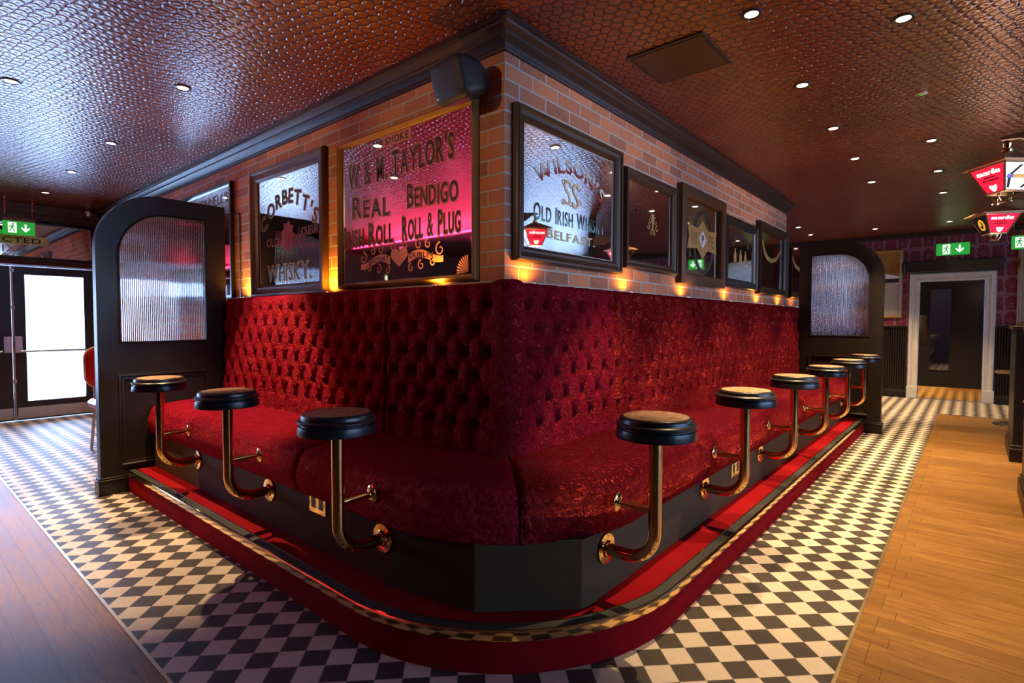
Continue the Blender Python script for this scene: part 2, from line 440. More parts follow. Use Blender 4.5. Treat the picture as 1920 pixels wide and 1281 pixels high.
def thing(name, label, cat, loc=(0, 0, 0), rotz=0, group=None, basis=None):
    o = bpy.data.objects.new(name, None); COL.objects.link(o); o.empty_display_size = .05
    if basis is not None: o.matrix_world = basis
    else: o.location = loc; o.rotation_euler = (0, 0, rotz)
    o['label'] = label; o['category'] = cat
    if group: o['group'] = group
    return o
def tag(o, label, cat, group=None):
    o['label'] = label; o['category'] = cat
    if group: o['group'] = group
    return o
def dup(root, loc, rotz, label, group=None):
    r = root.copy(); COL.objects.link(r); r.location = loc; r.rotation_euler = (0, 0, rotz); r['label'] = label
    if group: r['group'] = group
    for ch in list(root.children):
        c = ch.copy(); COL.objects.link(c); c.parent = r
        for g in ch.children:
            d = g.copy(); COL.objects.link(d); d.parent = c
    return r
def basis(o, right, up):
    r = Vector(right); u = Vector(up); n = r.cross(u)
    M = Matrix.Identity(4)
    for i in range(3): M[i][0] = r[i]; M[i][1] = u[i]; M[i][2] = n[i]; M[i][3] = o[i]
    return M
def arc(cx, cy, rx, ry, a0, a1, n=16):
    return [(cx+rx*math.cos(R_(a0+(a1-a0)*i/n)), cy+ry*math.sin(R_(a0+(a1-a0)*i/n))) for i in range(n+1)]
def T(x=0, y=0, z=0): return Matrix.Translation((x, y, z))
def uvwall(name, quads, m, kind='structure', parent=None):
    """quads: list of (p0, p1, z0, z1, u0): vertical wall strips with metre UVs"""
    me = bpy.data.meshes.new(name); v = []; f = []; uv = []
    for p0, p1, z0, z1, u0 in quads:
        L = math.hypot(p1[0]-p0[0], p1[1]-p0[1]); o = len(v)
        v += [(*p0, z0), (*p1, z0), (*p1, z1), (*p0, z1)]; f.append((o, o+1, o+2, o+3))
        uv += [(u0, z0), (u0+L, z0), (u0+L, z1), (u0, z1)]
    me.from_pydata(v, [], f); l = me.uv_layers.new(name='UVMap')
    for i, q in enumerate(uv): l.data[i].uv = q
    me.materials.append(m); o = bpy.data.objects.new(name, me); COL.objects.link(o)
    if kind: o['kind'] = kind
    return o

# ------------------------------------------------------------------ lettering
_gl = {}
def glyph(ch, off):
    k = (ch, off)
    if k in _gl: return _gl[k]
    c = bpy.data.curves.new('g', 'FONT'); c.body = ch; c.size = 1; c.offset = off; c.resolution_u = 3; c.fill_mode = 'FRONT'
    o = bpy.data.objects.new('g', c); COL.objects.link(o); bpy.context.view_layer.update()
    me = bpy.data.meshes.new_from_object(o.evaluated_get(bpy.context.evaluated_depsgraph_get()))
    v = [tuple(x.co) for x in me.vertices]; f = [tuple(p.vertices) for p in me.polygons]
    bpy.data.objects.remove(o); bpy.data.curves.remove(c); bpy.data.meshes.remove(me)
    _gl[k] = (v, f); return _gl[k]
def letters(mb, text, h, width, cx, cy, z, small=1.0, off=.02, curve=None, extra=0.0, serif=0):
    """lay text (cap height h, total width) centred on cx,cy; curve(t in -1..1)->(dy, angle)"""
    items = []; x = 0
    first = True
    for ch in text:
        if ch == ' ': x += .38; first = True; continue
        s_ = 1.0 if first or not ch.isalnum() else small
        if ch in "'’.": s_ = 1.0
        first = False
        v, f = glyph(ch, .02)
        xs = [p[0] for p in v]; w = (max(xs)-min(xs))*s_
        items.append((ch, s_, x, w, min(xs)*s_)); x += w+.11
    tot = x-.11; sx = width/tot; sy = h/.70
    for ch, s_, x0, w, mn in items:
        v, f = glyph(ch, (min(off, 0.0)+extra*.5) if ch in 'M&' else off+extra)
        xm = (x0+w/2)-tot/2; t = 2*xm/tot
        dy, an = curve(t) if curve else (0, 0)
        base = -.35
        pv = [((p[0]*s_-mn-w/2)*sx, (p[1]*s_+base)*sy) for p in v]
        c_, s2 = math.cos(an), math.sin(an)
        vv = [(cx+xm*sx+a*c_-b*s2, cy+dy+a*s2+b*c_, z) for a, b in pv]
        if serif:
            pass
        mb.add(vv, f, tone=[min(1, max(0.01, p[1]/.7)) for p in v])
    return mb
def sign_text(parent, text, h, width, cx, cy, z, m, outline=None, name='lettering', small=1.0, off=.02, curve=None, wide=.035):
    if outline:
        letters(MB(), text, h, width, cx, cy, z, small, off, curve, wide)
        b = MB(); letters(b, text, h, width, cx, cy, z, small, off, curve, wide); b.build(name+'_outline', outline, parent, smooth=0)
        z += .0008
    b = MB(); letters(b, text, h, width, cx, cy, z, small, off, curve); return b.build(name, m, parent, smooth=0)

# ================================================================== SETTING
H = 2.72
XB, YB = 2.055, 1.79            # near corner of the brick block
XE = 7.37                        # its right-hand end
XR, YL = 11.19, 9.08             # far right wall, far left (street) wall
XS, YS = -5.0, -6.0              # walls behind the camera
WX, WY = .639, .338              # edges of the wood floors
WE = 9.44
# floors: diagonal checker tiles with strips of timber boards
b = MB(); b.prism([(WX, WY), (WE, WY), (WE, YS), (XR, YS), (XR, YL), (WX, YL)], -.06, 0); b.build('floor', MT['tiles'], kind='structure', smooth=0)
b = MB(); b.prism([(XS, YS), (WE, YS), (WE, WY), (WX, WY), (WX, YL), (XS, YL)], -.06, 0); b.build('floor', MT['boards'], kind='structure', smooth=0)
b = MB(); b.sweep([(WX, YL), (WX, WY), (WE, WY), (WE, YS)], [(-.006, 0), (-.006, .003), (.006, .003), (.006, 0)]); b.build('trim_1', MT['trim_metal'], kind='structure', smooth=0)
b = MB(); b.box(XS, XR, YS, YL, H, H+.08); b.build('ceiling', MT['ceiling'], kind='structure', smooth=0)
# brick block
BT = 2.60
uvwall('wall_brick', [((XB, YL), (XB, YB), .0, H, -(YL-YB)+.1125*0), ((XB, YB), (XE, YB), 0, H, 0.1125), ((XE, YB), (XE, YL), 0, H, 0)], MT['brick'])
# cornice around the block
pr = [(-.004, 2.585), (.012, 2.585), (.016, 2.600), (.012, 2.607), (.018, 2.622), (.034, 2.640), (.044, 2.648), (.046, 2.660), (.056, 2.672), (.070, 2.682), (.074, 2.692), (.085, 2.696), (.085, 2.7185), (-.004, 2.7185)]
b = MB(); b.sweep([(XB, YL-.01), (XB, YB), (XE, YB), (XE, YL-.01)], [(o, z) for o, z in pr]); b.build('trim_2', MT['cornice'], kind='structure', smooth=30)
# far right wall: wallpaper over dark wainscot
DX = .13
DZ = 1.17
dy0, dy1 = -.10, .675
uvwall('wall_right', [((XR, YL), (XR, .80), 0, H, 0), ((XR, .80), (XR, -.24), 2.03, H, YL-.80), ((XR, -.24), (XR, -3.6), 0, H, YL+.24), ((XR, -3.6), (XR, -5.8), 0, .55, YL+3.6), ((XR, -3.6), (XR, -5.8), 2.45, H, YL+3.6), ((XR, -5.8), (XR, YS), 0, H, YL+5.8)], MT['damask'])
b = MB()
def wains(mb, y0, y1):
    n = int(round((y1-y0)/.0325)); pts = []
    for i in range(n):
        a = y0+(y1-y0)*i/n; d_ = (y1-y0)/n
        pts += [(XR-.012, a), (XR-.028, a+d_*.18), (XR-.028, a+d_*.82)]
    pts.append((XR-.012, y1))
    poly = [(XR, y1), (XR, y0)]
    mb.prism([(XR+.001, y0)]+pts+[(XR+.001, y1)], .12, DZ)
wains(b, .83, 3.2); wains(b, -2.6, -.27)
b.build('trim_3', MT['black_wood'], kind='structure', smooth=20)
b = MB()
for y0, y1 in ((.83, 3.2), (-2.6, -.27)):
    b.box(XR-.05, XR, y0, y1, DZ, DZ+.035); b.box(XR-.042, XR, y0, y1, 0, .10); b.box(XR-.036, XR, y0, y1, .10, .13)
b.build('baseboard_right', MT['black_wood'], kind='structure', bevel=.004)
b = MB(); b.box(XR-.09, XR, YS, YL, 2.645, H-.001); b.build('trim_4', MT['cornice'], kind='structure', bevel=.01)
# walls behind the camera
uvwall('wall_left', [((XS, YS), (XS, YL), 0, H, 0)], MT['red_plaster'])
WN = [(1.0, 2.9), (3.3, 5.2), (5.6, 7.5), (7.9, 9.6)]
b = MB(); b.prism([(XS, 0), (XR, 0), (XR, H), (XS, H)], 0, .12, holes=[[(a, .8), (a, 2.45), (c, 2.45), (c, .8)] for a, c in WN], M=basis((0, YS, 0), (1, 0, 0), (0, 0, 1)))
b.build('wall_rear', MT['grey_plaster'], kind='structure', smooth=0)
for i, (a, c) in enumerate(WN):
    bb = MB(); M = basis((0, YS-.02, 0), (1, 0, 0), (0, 0, 1))
    bb.prism([(a, .8), (c, .8), (c, 2.45), (a, 2.45)], 0, .05, holes=[[(a+.05, .85), (a+.05, 2.4), (c-.05, 2.4), (c-.05, .85)]], M=M)
    bb.box((a+c)/2-.025, (a+c)/2+.025, .85, 2.4, .005, .045, M=M)
    w = bb.build('window_%d' % (i+1), MT['black_wood'], kind='structure', smooth=0)
    bb = MB(); bb.box(a+.05, c-.05, .85, 2.4, .02, .026, M=M); bb.build('pane', MT['glass'], w, smooth=0)
bb = MB(); M = basis((XR+.01, 0, 0), (0, -1, 0), (0, 0, 1))
bb.prism([(3.6, .55), (5.8, .55), (5.8, 2.45), (3.6, 2.45)], 0, .05, holes=[[(3.66, .61), (3.66, 2.39), (5.74, 2.39), (5.74, .61)]], M=M); bb.box(4.675, 4.725, .61, 2.39, .005, .045, M=M)
w6 = bb.build('window_6', MT['black_wood'], kind='structure', smooth=0)
bb = MB(); bb.box(3.66, 5.74, .61, 2.39, .02, .026, M=M); bb.build('pane', MT['glass'], w6, smooth=0)
# street wall, far left, with double doors
b = MB(); M = basis((0, YL, 0), (1, 0, 0), (0, 0, 1))
hl = [[(.31, .0+.001), (.31, 1.93), (1.97, 1.93), (1.97, .001)], [(-1.6, .5), (-1.6, 2.2), (-.1, 2.2), (-.1, .5)]]
b.prism([(XS, 0), (.31, 0), (.31, 1.935), (1.97, 1.935), (1.97, 0), (XB+.0, 0), (XB, H), (XS, H)], -.2, 0, holes=[hl[1]], M=M)
b.build('wall_far_left', MT['brick'] if False else MT['grey_plaster'], kind='structure', smooth=0)
b = MB(); b.box(-1.6, -.1, 9.10, 9.13, .5, 2.2); w5 = b.build('window_5', MT['glass'], kind='structure', smooth=0)
b = MB(); b.box(.2, XB-.005, YL-.05, YL-.002, 2.60, H-.002); b.box(.2, XB-.005, YL-.03, YL-.002, 1.99, 2.02); b.box(.2, XB-.005, YL-.012, YL-.002, 2.02, 2.60)
b.build('trim_5', MT['frame_brown'], kind='structure', bevel=.004)
b = MB(); b.box(.25, 2.03, YL-.035, YL-.002, 1.937, 1.957); b.build('trim_6', MT['steel'], kind='structure')
def street_door(x0, x1, handle, nm):
    d = bpy.data.objects.new(nm, None); COL.objects.link(d); d.location = ((x0+x1)/2, YL, 0); d['kind'] = 'structure'
    M = T(-(x0+x1)/2, -YL, 0) @ basis((0, YL+.02, 0), (1, 0, 0), (0, 0, 1))
    gx0, gx1 = (1.262, 1.852) if handle < 0 else (.42, 1.000)
    b = MB(); b.prism([(x0, .012), (x1, .012), (x1, 1.93), (x0, 1.93)], 0, .045, holes=[[(gx0, .245), (gx0, 1.83), (gx1, 1.83), (gx1, .245)]], M=M)
    b.build('door_frame', MT['black_satin'], d, bevel=.003)
    b = MB(); b.box(gx0, gx1, .245, 1.83, .018, .026, M=M); b.build('pane', MT['glass'], d, smooth=0)
    b = MB(); b.box(x0+.03, x1-.01, .03, .168, .045, .049, M=M); b.build('kick_plate', MT['steel'], d)
    b = MB(); b.tube([(gx0-.06, .875, .10), (gx1+.03, .875, .10)], .014, M=M); b.build('push_bar', MT['steel'], d)
    hx = x0+.045 if handle < 0 else x1-.045
    b = MB(); b.box(hx-.035, hx+.035, .86, 1.06, .046, .11, M=M); b.build('latch_box', MT['steel'], d, bevel=.006)
    b = MB()
    ex = x0+.006 if handle < 0 else x1-.006
    if handle < 0:
        b.tube([(ex, .03, .062), (ex, 1.91, .062)], .011, M=M)
        for zz in (.04, .5, 1.42, 1.88): b.box(ex-.02, ex+.02, zz-.02, zz+.02, .046, .07, M=M)
        b.build('bolt_rod', MT['steel'], d)
street_door(1.135, 1.965, -1, 'door_1'); street_door(.315, 1.130, 1, 'door_2')
b = MB(); b.box(-8, 9, YL+.2, 26, -.10, -.04); b.build('floor', MT['pavement'], kind='structure', smooth=0)

# far right door
d3 = bpy.data.objects.new('door_3', None); COL.objects.link(d3); d3.location = (XR, .275, 0); d3['kind'] = 'structure'
MD = basis((0, .275, 0), (0, -1, 0), (0, 0, 1))   # local x = right as seen (towards -y)
def ly(y): return .275-y
MDo = Matrix.Translation((0, -.275, 0)) @ MD
gx0, gx1 = ly(.533), ly(.27)
b = MB(); b.prism([(ly(.672), .012), (ly(-.128), .012), (ly(-.128), 1.92), (ly(.672), 1.92)], -.05, -.005, holes=[[(gx0, .485), (gx0, 1.79), (gx1, 1.79), (gx1, .485)]], M=MDo)
b.build('door_leaf', MT['black_wood'], d3, bevel=.003)
b = MB(); b.box(gx0, gx1, .485, 1.79, -.032, -.026, M=MDo); b.build('pane', MT['darkglass'], d3, smooth=0)
b = MB(); b.prism([(gx0-.012, .473), (gx1+.012, .473), (gx1+.012, 1.802), (gx0-.012, 1.802)], -.006, .006, holes=[[(gx0, .485), (gx0, 1.79), (gx1, 1.79), (gx1, .485)]], M=MDo); b.build('bead', MT['black_wood'], d3)
b = MB(); b.box(ly(.668), ly(.572), .89, 1.377, -.005, -.001, M=MDo); b.build('push_plate', MT['brass'], d3)
b = MB(); b.box(ly(.67), ly(-.126), .014, .21, -.005, -.001, M=MDo); b.build('kick_plate', MT['brass'], d3)
b = MB()
prf = [(0, -.004), (0, .020), (.012, .032), (.030, .032), (.042, .024), (.078, .026), (.092, .042), (.118, .042), (.132, .030), (.138, 0), (.138, -.004)]
ppath = [(ly(-.128)+0.004, 0), (ly(-.128)+.004, 1.925), (ly(.672)-.004, 1.925), (ly(.672)-.004, 0)]
b.sweep(ppath, prf, M=MDo); b.build('door_casing', MT['white_paint'], d3, smooth=25)
b = MB()
for x0 in (ly(.672)-.150, ly(-.128)-.002+.006): b.box(x0, x0+.146, 0, .20, 0, .05, M=MDo)
b.build('casing_block', MT['white_paint'], d3, bevel=.006)
# room glimpsed through the door glass is simply dark
b = MB(); b.box(XR+.9, XR+.95, -1, 1.6, -.02, 2.5); b.box(XR+.03, XR+.9, -1, 1.6, -.06, -.001); b.build('wall_lobby', MT['grey_plaster'], kind='structure', smooth=0)
o = MB().box(XR-.16, XR-.002, -.352, .885, 2.065, 2.245).build('air_curtain', MT['black_satin'], bevel=.012); tag(o, 'long black heater box on the wall above the far dark door', 'door heater')

# ================================================================== PLATFORM AND BANQUETTE
PZ = .155
PXL, PYR, PR = 1.193, .912, .926
def platpath(off, y_end, x_end, n=28):
    """outer outline of the platform, from the left end round to the right end (off = inset)"""
    a = arc(PXL+PR, PYR+PR, PR-off, PR-off, 180, 270, n)
    return [(PXL+off, y_end)] + a + [(x_end, PYR+off)]
PYE, PXE = 4.694, 7.272
plat = thing('platform', 'low red-carpeted step with a brass-edged rounded corner under the bench', 'step', (1.6, 1.6, 0))
Pm = T(-1.6, -1.6, 0)
b = MB(); pp = platpath(.006, PYE, PXE)
b.prism(pp[::-1]+[(XB-.002, PYE), (XB-.002, YB-.002), (PXE, YB-.002)][::1] if False else [(PXE, PYR+.006)]+[(PXE, YB-.002), (XB-.002, YB-.002), (XB-.002, PYE)]+pp[:-1], 0.0005, PZ-.006, M=Pm)
b.build('carpeted_riser', MT['carpet'], plat, smooth=30)
b = MB()
pi_ = platpath(.052, PYE, PXE)
b.prism([(PXE, PYR+.052), (PXE, YB-.002), (XB-.002, YB-.002), (XB-.002, PYE)]+pi_[:-1], PZ-.006, PZ+.001, M=Pm); b.build('carpet_top', MT['carpet'], plat, smooth=30)
# nosing: travel left end -> right end has the outside on the right
b = MB(); b.sweep(platpath(0, PYE, PXE), [(-.0, .124), (.004, .124), (.005, .128), (.008, .150), (.008, .158), (.003, .1625), (-.004, .1625), (-.006, .158), (-.006, .124)], M=Pm); b.build('brass_nosing', MT['brass'], plat, smooth=40)
b = MB(); b.sweep(platpath(.006, PYE, PXE), [(0, PZ-.004), (0, .160), (-.040, .160), (-.040, PZ-.004)], M=Pm); b.build('anti_slip_tread', MT['tread'], plat, smooth=30)
b = MB(); b.sweep(platpath(.046, PYE, PXE), [(0, PZ-.004), (0, .1612), (-.006, .1612), (-.006, PZ-.004)], M=Pm); b.build('brass_edging', MT['brass'], plat, smooth=30)

ban = thing('banquette', 'long L-shaped buttoned red velvet bench wrapped round the brick corner', 'bench', (1.6, 1.6, PZ))
Bm = T(-1.6, -1.6, -PZ)
plx, ply = 1.367, 1.10
b = MB()
b.prism([(7.268, ply), (7.268, YB-.003), (XB-.003, YB-.003), (XB-.003, 4.69), (plx, 4.69), (plx, 1.77), (1.440, 1.402), (1.722, 1.110), (1.79, ply)], PZ+.002, .425, M=Bm)
b.build('plinth', MT['plinth'], ban, smooth=20, bevel=.002)
# --- seat cushions
SXL, SYR, SR = 1.335, 1.06, .72
SCX, SCY = SXL+SR, SYR+SR
BKX, BKY = 1.93, 1.66
def seat_front(s):
    """s<0 along the left leg (distance from arc), 0..1 round the arc, >1 along the right leg"""
    if s < 0: y = SCY - s; return (SXL, y), (BKX, y)
    if s > 1: x = SCX+(s-1); return (x, SYR), (x, BKY)
    a = s*PI/2; d = (-math.cos(a), -math.sin(a))
    t = min((SCX-BKX)/max(1e-6, -d[0]), (SCY-BKY)/max(1e-6, -d[1]))
    return (SCX+d[0]*SR, SCY+d[1]*SR), (SCX+d[0]*t, SCY+d[1]*t)
def seat_piece(name, s0, s1, ribs, m):
    def frac(s): return s
    ss = []
    s = s0
    knots = [s0]+[k for k in (0.0, 1.0) if s0 < k < s1]+[s1]
    for a, c in zip(knots[:-1], knots[1:]):
        L = (c-a)*(SR*PI/2 if (a >= 0 and c <= 1) else 1.0)
        n = max(3, int(L/.02)); ss += [a+(c-a)*i/n for i in range(n)]
    ss.append(s1)
    # arclength
    F = [seat_front(s) for s in ss]; al = [0]
    for i in range(1, len(F)): al.append(al[-1]+math.hypot(F[i][0][0]-F[i-1][0][0], F[i][0][1]-F[i-1][0][1]))
    tot = al[-1]
    prof = [(.06, .412), (.012, .412), (.0, .420)]
    for k in range(7): z = .43+.14*k/6; prof.append((-.022*math.sin(PI*k/6)**.7 if k not in (0, 6) else -.004, z))
    for k in range(1, 9):
        a = PI/2*k/8; prof.append((-.004+.062*(1-math.cos(a)), .570+.058*math.sin(a)))
    D = .60
    for k in range(1, 15):
        t = k/14; prof.append((.058+(D-.058)*t, .628+.016*math.sin(PI*min(1, t*1.15))))
    prof.append((D+.0, .46))
    v = []; f = []; K = len(prof)
    for (Fp, Bp), a in zip(F, al):
        dx, dy = Bp[0]-Fp[0], Bp[1]-Fp[1]; L = math.hypot(dx, dy); dx /= L; dy /= L
        e = min(a, tot-a); fall = max(0, 1-e/.035); fall = fall*fall
        rib = (.0035*abs(math.sin(PI*a/.093))**.35 - .0035) if ribs else 0
        for o, z in prof:
            sc_ = (L/D) if o > .058 else 1
            oo = o*sc_ if o > .058 else o
            if o > .058: oo = .058+(o-.058)/(D-.058)*(L-.058)
            zz = z
            if z > .42 and o < D:
                zz = z-(.016*fall if z > .56 else 0)+rib*(1 if z > .5 else .3)
            oo += .014*fall if z > .42 and o < .1 else 0
            oo -= rib if o < .02 and z > .42 else 0
            v.append((Fp[0]+dx*oo-1.6, Fp[1]+dy*oo-1.6, zz-PZ))
    n = len(F)
    for i in range(n-1):
        for k in range(K-1): f.append((i*K+k, (i+1)*K+k, (i+1)*K+k+1, i*K+k+1))
    f.append(tuple(range(K))); f.append(tuple((n-1)*K+k for k in range(K))[::-1])
    mb = MB(); mb.add(v, f); return mb.build('seat_cushion', m, ban, smooth=60)
seat_piece('s', -(4.69-SCY), -(2.512-SCY), True, MT['velvet'])
seat_piece('s', -(2.506-SCY), .497, False, MT['velvet'])
seat_piece('s', .503, 1+(2.837-SCX), False, MT['crushed'])
seat_piece('s', 1+(2.843-SCX), 1+(5.06-SCX), False, MT['crushed'])
seat_piece('s', 1+(5.066-SCX), 1+(7.268-SCX), False, MT['crushed'])
# --- buttoned backs
SU, SV = .155, .117
ZB0 = .752          # lowest button row
AX, AY, AR = 1.925, 1.652, .03
def tuft(u, z):
    """u measured so that even rows (from the top: A) sit at integers*SU"""
    V = (z-ZB0)/SV                       # rows 0..5, bottom row is a B row (offset .5)
    U = u/SU*2
    Vc = np.clip(V, 0, 5)
    # parity: row 5 (top) = A (U even), row 0 = B (U odd)
    c = (np.cos(PI*U) + np.cos(PI*Vc))/2      # row5: cosV=-1 -> product zero at U even
    s = np.abs(c)                             # zero along the diagonal pleats
    h = .42+.58*s**.5
    # deep pits at the buttons
    iu = np.round((U-((np.round(Vc)+1) % 2))/2)*2+((np.round(Vc)+1) % 2)
    r2 = ((U-iu)*SU/2)**2+((V-np.round(Vc))*SV)**2
    pit = np.exp(-r2/(.024**2))
    h = h*(1-.9*pit)-.35*pit
    return h
def back_piece(segs, m, cuts):
    """segs: list of ('L', y0, y1) / ('C',) / ('R', x0, x1); builds one upholstered panel"""
    cols = []   # (base xy, normal xy, u, cornerdist, leg)
    for sg in segs:
        if sg[0] == 'L':
            n = int(abs(sg[2]-sg[1])/.0105)
            for i in range(n+1):
                y = sg[1]+(sg[2]-sg[1])*i/n; cols.append((AX, y, -1, 0, y-1.745, y-(AY+AR)))
        elif sg[0] == 'C':
            for i in range(1, 18):
                a = PI/2*i/18; cols.append((AX+AR-AR*math.cos(a), AY+AR-AR*math.sin(a), -math.cos(a), -math.sin(a), 0, 0))
        else:
            n = int(abs(sg[2]-sg[1])/.0105)
            for i in range(n+1):
                x = sg[1]+(sg[2]-sg[1])*i/n; cols.append((x, AY, 0, -1, x-2.018, x-(AX+AR)))
    C = np.array(cols); nC = len(C)
    pos = np.concatenate([[0], np.cumsum(np.hypot(np.diff(C[:, 0]), np.diff(C[:, 1])))]); tot = pos[-1]
    zs = np.arange(.575, 1.402, .0105); nz = len(zs)
    rows = []
    ZT = 1.404; RR = .034
    UU, ZZ = np.meshgrid(C[:, 4], zs, indexing='ij')
    h = tuft(UU, ZZ)
    cdist = np.clip(C[:, 5], 0, None)
    w = np.clip(cdist/.075, 0, 1)[:, None]; w = w*w*(3-2*w)
    h = 1.0*(1-w)+h*w
    e = np.minimum(pos, tot-pos); ef = np.sqrt(np.clip(1-(1-np.clip(e/.03, 0, 1))**2, 0, 1))[:, None]
    D = .050
    t = (zs-.575)/(1.44-.575)
    bot = np.clip((zs-.575)/.05, 0, 1)
    off = (.030*(1-t))[None, :] + D*h*ef - .02*(1-ef) - (.03*(1-np.sqrt(np.clip(1-(1-bot)**2, 0, 1))))[None, :]
    v = []; 
    crn = (1-w[:, 0])
    topz = 1.404+.012*crn
    for i in range(nC):
        for j in range(nz): v.append((C[i, 0]+C[i, 2]*off[i, j], C[i, 1]+C[i, 3]*off[i, j], zs[j]))
        for k in range(1, 8):
            a = PI/2*k/7; o = off[i, -1]-RR*(1-math.cos(a)); v.append((C[i, 0]+C[i, 2]*o, C[i, 1]+C[i, 3]*o, topz[i]+RR*math.sin(a)*(.75+.25*ef[i, 0])))
        # back towards the wall
        o = -.128
        if C[i, 2] and C[i, 3]: bx, by = XB-.002, YB-.010
        elif C[i, 2]: bx, by = XB-.003, C[i, 1]
        else: bx, by = C[i, 0], YB-.008
        if crn[i] > .99: bx, by = min(XB-.003, bx), min(YB-.008, by)
        v.append((bx, by, topz[i]+RR-.004)); v.append((bx, by, .60))
    K = nz+7+2; f = []
    for i in range(nC-1):
        for k in range(K-1): f.append((i*K+k, (i+1)*K+k, (i+1)*K+k+1, i*K+k+1))
    f.append(tuple(range(K))); f.append(tuple((nC-1)*K+k for k in range(K))[::-1])
    mb = MB(); mb.add(v, f, M=Bm); return mb.build('buttoned_back', m, ban, smooth=70)
back_piece([('L', 4.69, 2.526)], MT['velvet'], 1)
back_piece([('L', 2.520, AY+AR), ('C',), ('R', AX+AR, 2.850)], MT['velvet_half_lit'], 1)
back_piece([('R', 2.856, 5.066)], MT['crushed'], 1)
back_piece([('R', 5.072, 7.268)], MT['crushed'], 1)
# --- sockets on the plinth
def socket(M, nm='socket_plate'):
    b = MB(); b.box(-.073, .073, -.043, .043, 0, .006, M=M); o = b.build(nm, MT['brass'], ban, bevel=.003, label='brass double socket plate')
    for sx in (-1, 1):
        b = MB()
        b.box(sx*.034-.020, sx*.034+.020, -.018, .036, .006, .0068, M=M)
        for dx, dy, w, h_ in ((0, .014, .006, .012), (-.011, -.008, .010, .005), (.011, -.008, .010, .005), (0, .028, .012, .008)):
            b.box(sx*.034+dx-w/2, sx*.034+dx+w/2, dy-h_/2, dy+h_/2, .0068, .0082, M=M)
        b.build('socket_insert', MT['black_satin'], o)
socket(Bm @ basis((plx-.001, 2.372, .372), (0, -1, 0), (0, 0, 1)))
socket(Bm @ basis((3.43, ply-.001, .345), (1, 0, 0), (0, 0, 1)))

# ================================================================== STOOLS ON BENT BRASS POSTS
def make_stool(label, loc, rotz, group):
    t = thing('bar_stool', label, 'stool', loc, rotz, group)
    z0 = PZ
    top = [(.020, .822), (.138, .822), (.1465, .824), (.1475, .828), (.1425, .856), (.136, .859), (.135, .862), (.143, .864), (.1475, .869), (.1475, .875), (.142, .880), (.134, .882), (.133, .886), (.1335, .892), (.130, .899), (.1235, .9025), (.119, .902), (.118, .899)]
    b = MB(); b.lathe([(r, z-z0) for r, z in top], 56); b.build('seat', MT['black_satin'], t, smooth=40)
    b = MB(); b.lathe([(.1185, .898-z0), (.1185, .9018-z0), (.112, .9030-z0), (.06, .9036-z0), (.002, .9038-z0)], 48); b.build('seat_pad', MT['pad'], t, smooth=40, label='mottled cream and rust printed seat pad')
    L = .21; zc = .346; rb = .115
    pts = [(0, 0, .823), (0, 0, zc+rb+.2), (0, 0, zc+rb)]
    pts += [(0, rb-rb*math.cos(a), zc+rb-rb*math.sin(a)) for a in [PI/2*i/10 for i in range(1, 11)]]
    pts += [(0, L-.001, zc)]
    b = MB(); b.tube([(x, y, z-z0) for x, y, z in pts], .0245, 24); b.build('post', MT['brass'], t, smooth=40)
    Rm = Matrix.Rotation(R_(90), 4, 'X')
    b = MB(); b.lathe([(.026, .0), (.060, .0), (.062, .003), (.060, .0065), (.034, .008), (.031, .016), (.025, .018)], 32, M=T(0, L-.001, zc-z0) @ Rm); b.build('wall_flange', MT['brass'], t, smooth=40)
    sy = L-(.055)
    b = MB(); b.tube([(0, .018, .545-z0), (0, sy, .545-z0)], .0125, 16); b.build('brace', MT['brass'], t, smooth=40)
    b = MB(); b.lathe([(.012, 0), (.036, 0), (.037, .003), (.034, .006), (.018, .008), (.015, .014), (.012, .016)], 28, M=T(0, sy+.002, .545-z0) @ Rm); b.build('brace_flange', MT['brass'], t, smooth=40)
    return t
RX = [1.88, 2.928, 3.943, 4.965, 5.985, 7.005]
LY = [1.863, 2.863, 3.858]
gR, gL = 'stools along the right run of the bench', 'stools along the left run of the bench'
s0 = make_stool('black stool on bent brass post, right run, closest to the rounded bench corner', (RX[0], .89, PZ), 0, gR)
rl = ['second black stool from the bench corner on the right run', 'third black stool from the bench corner on the right run', 'fourth black stool from the corner, middle of the right row', 'black stool last but one along the right run', 'farthest black stool on the right, against the right arched screen']
for x, l in zip(RX[1:], rl): dup(s0, (x, .89, PZ), 0, l, gR)
ll = ['black stool on bent brass post, left run, closest to the rounded bench corner', 'middle black stool of the three on the left run of the bench', 'left-hand black stool standing beside the left arched screen']
for y, l in zip(LY, ll): dup(s0, (1.157, y, PZ), R_(-90), l, gL)

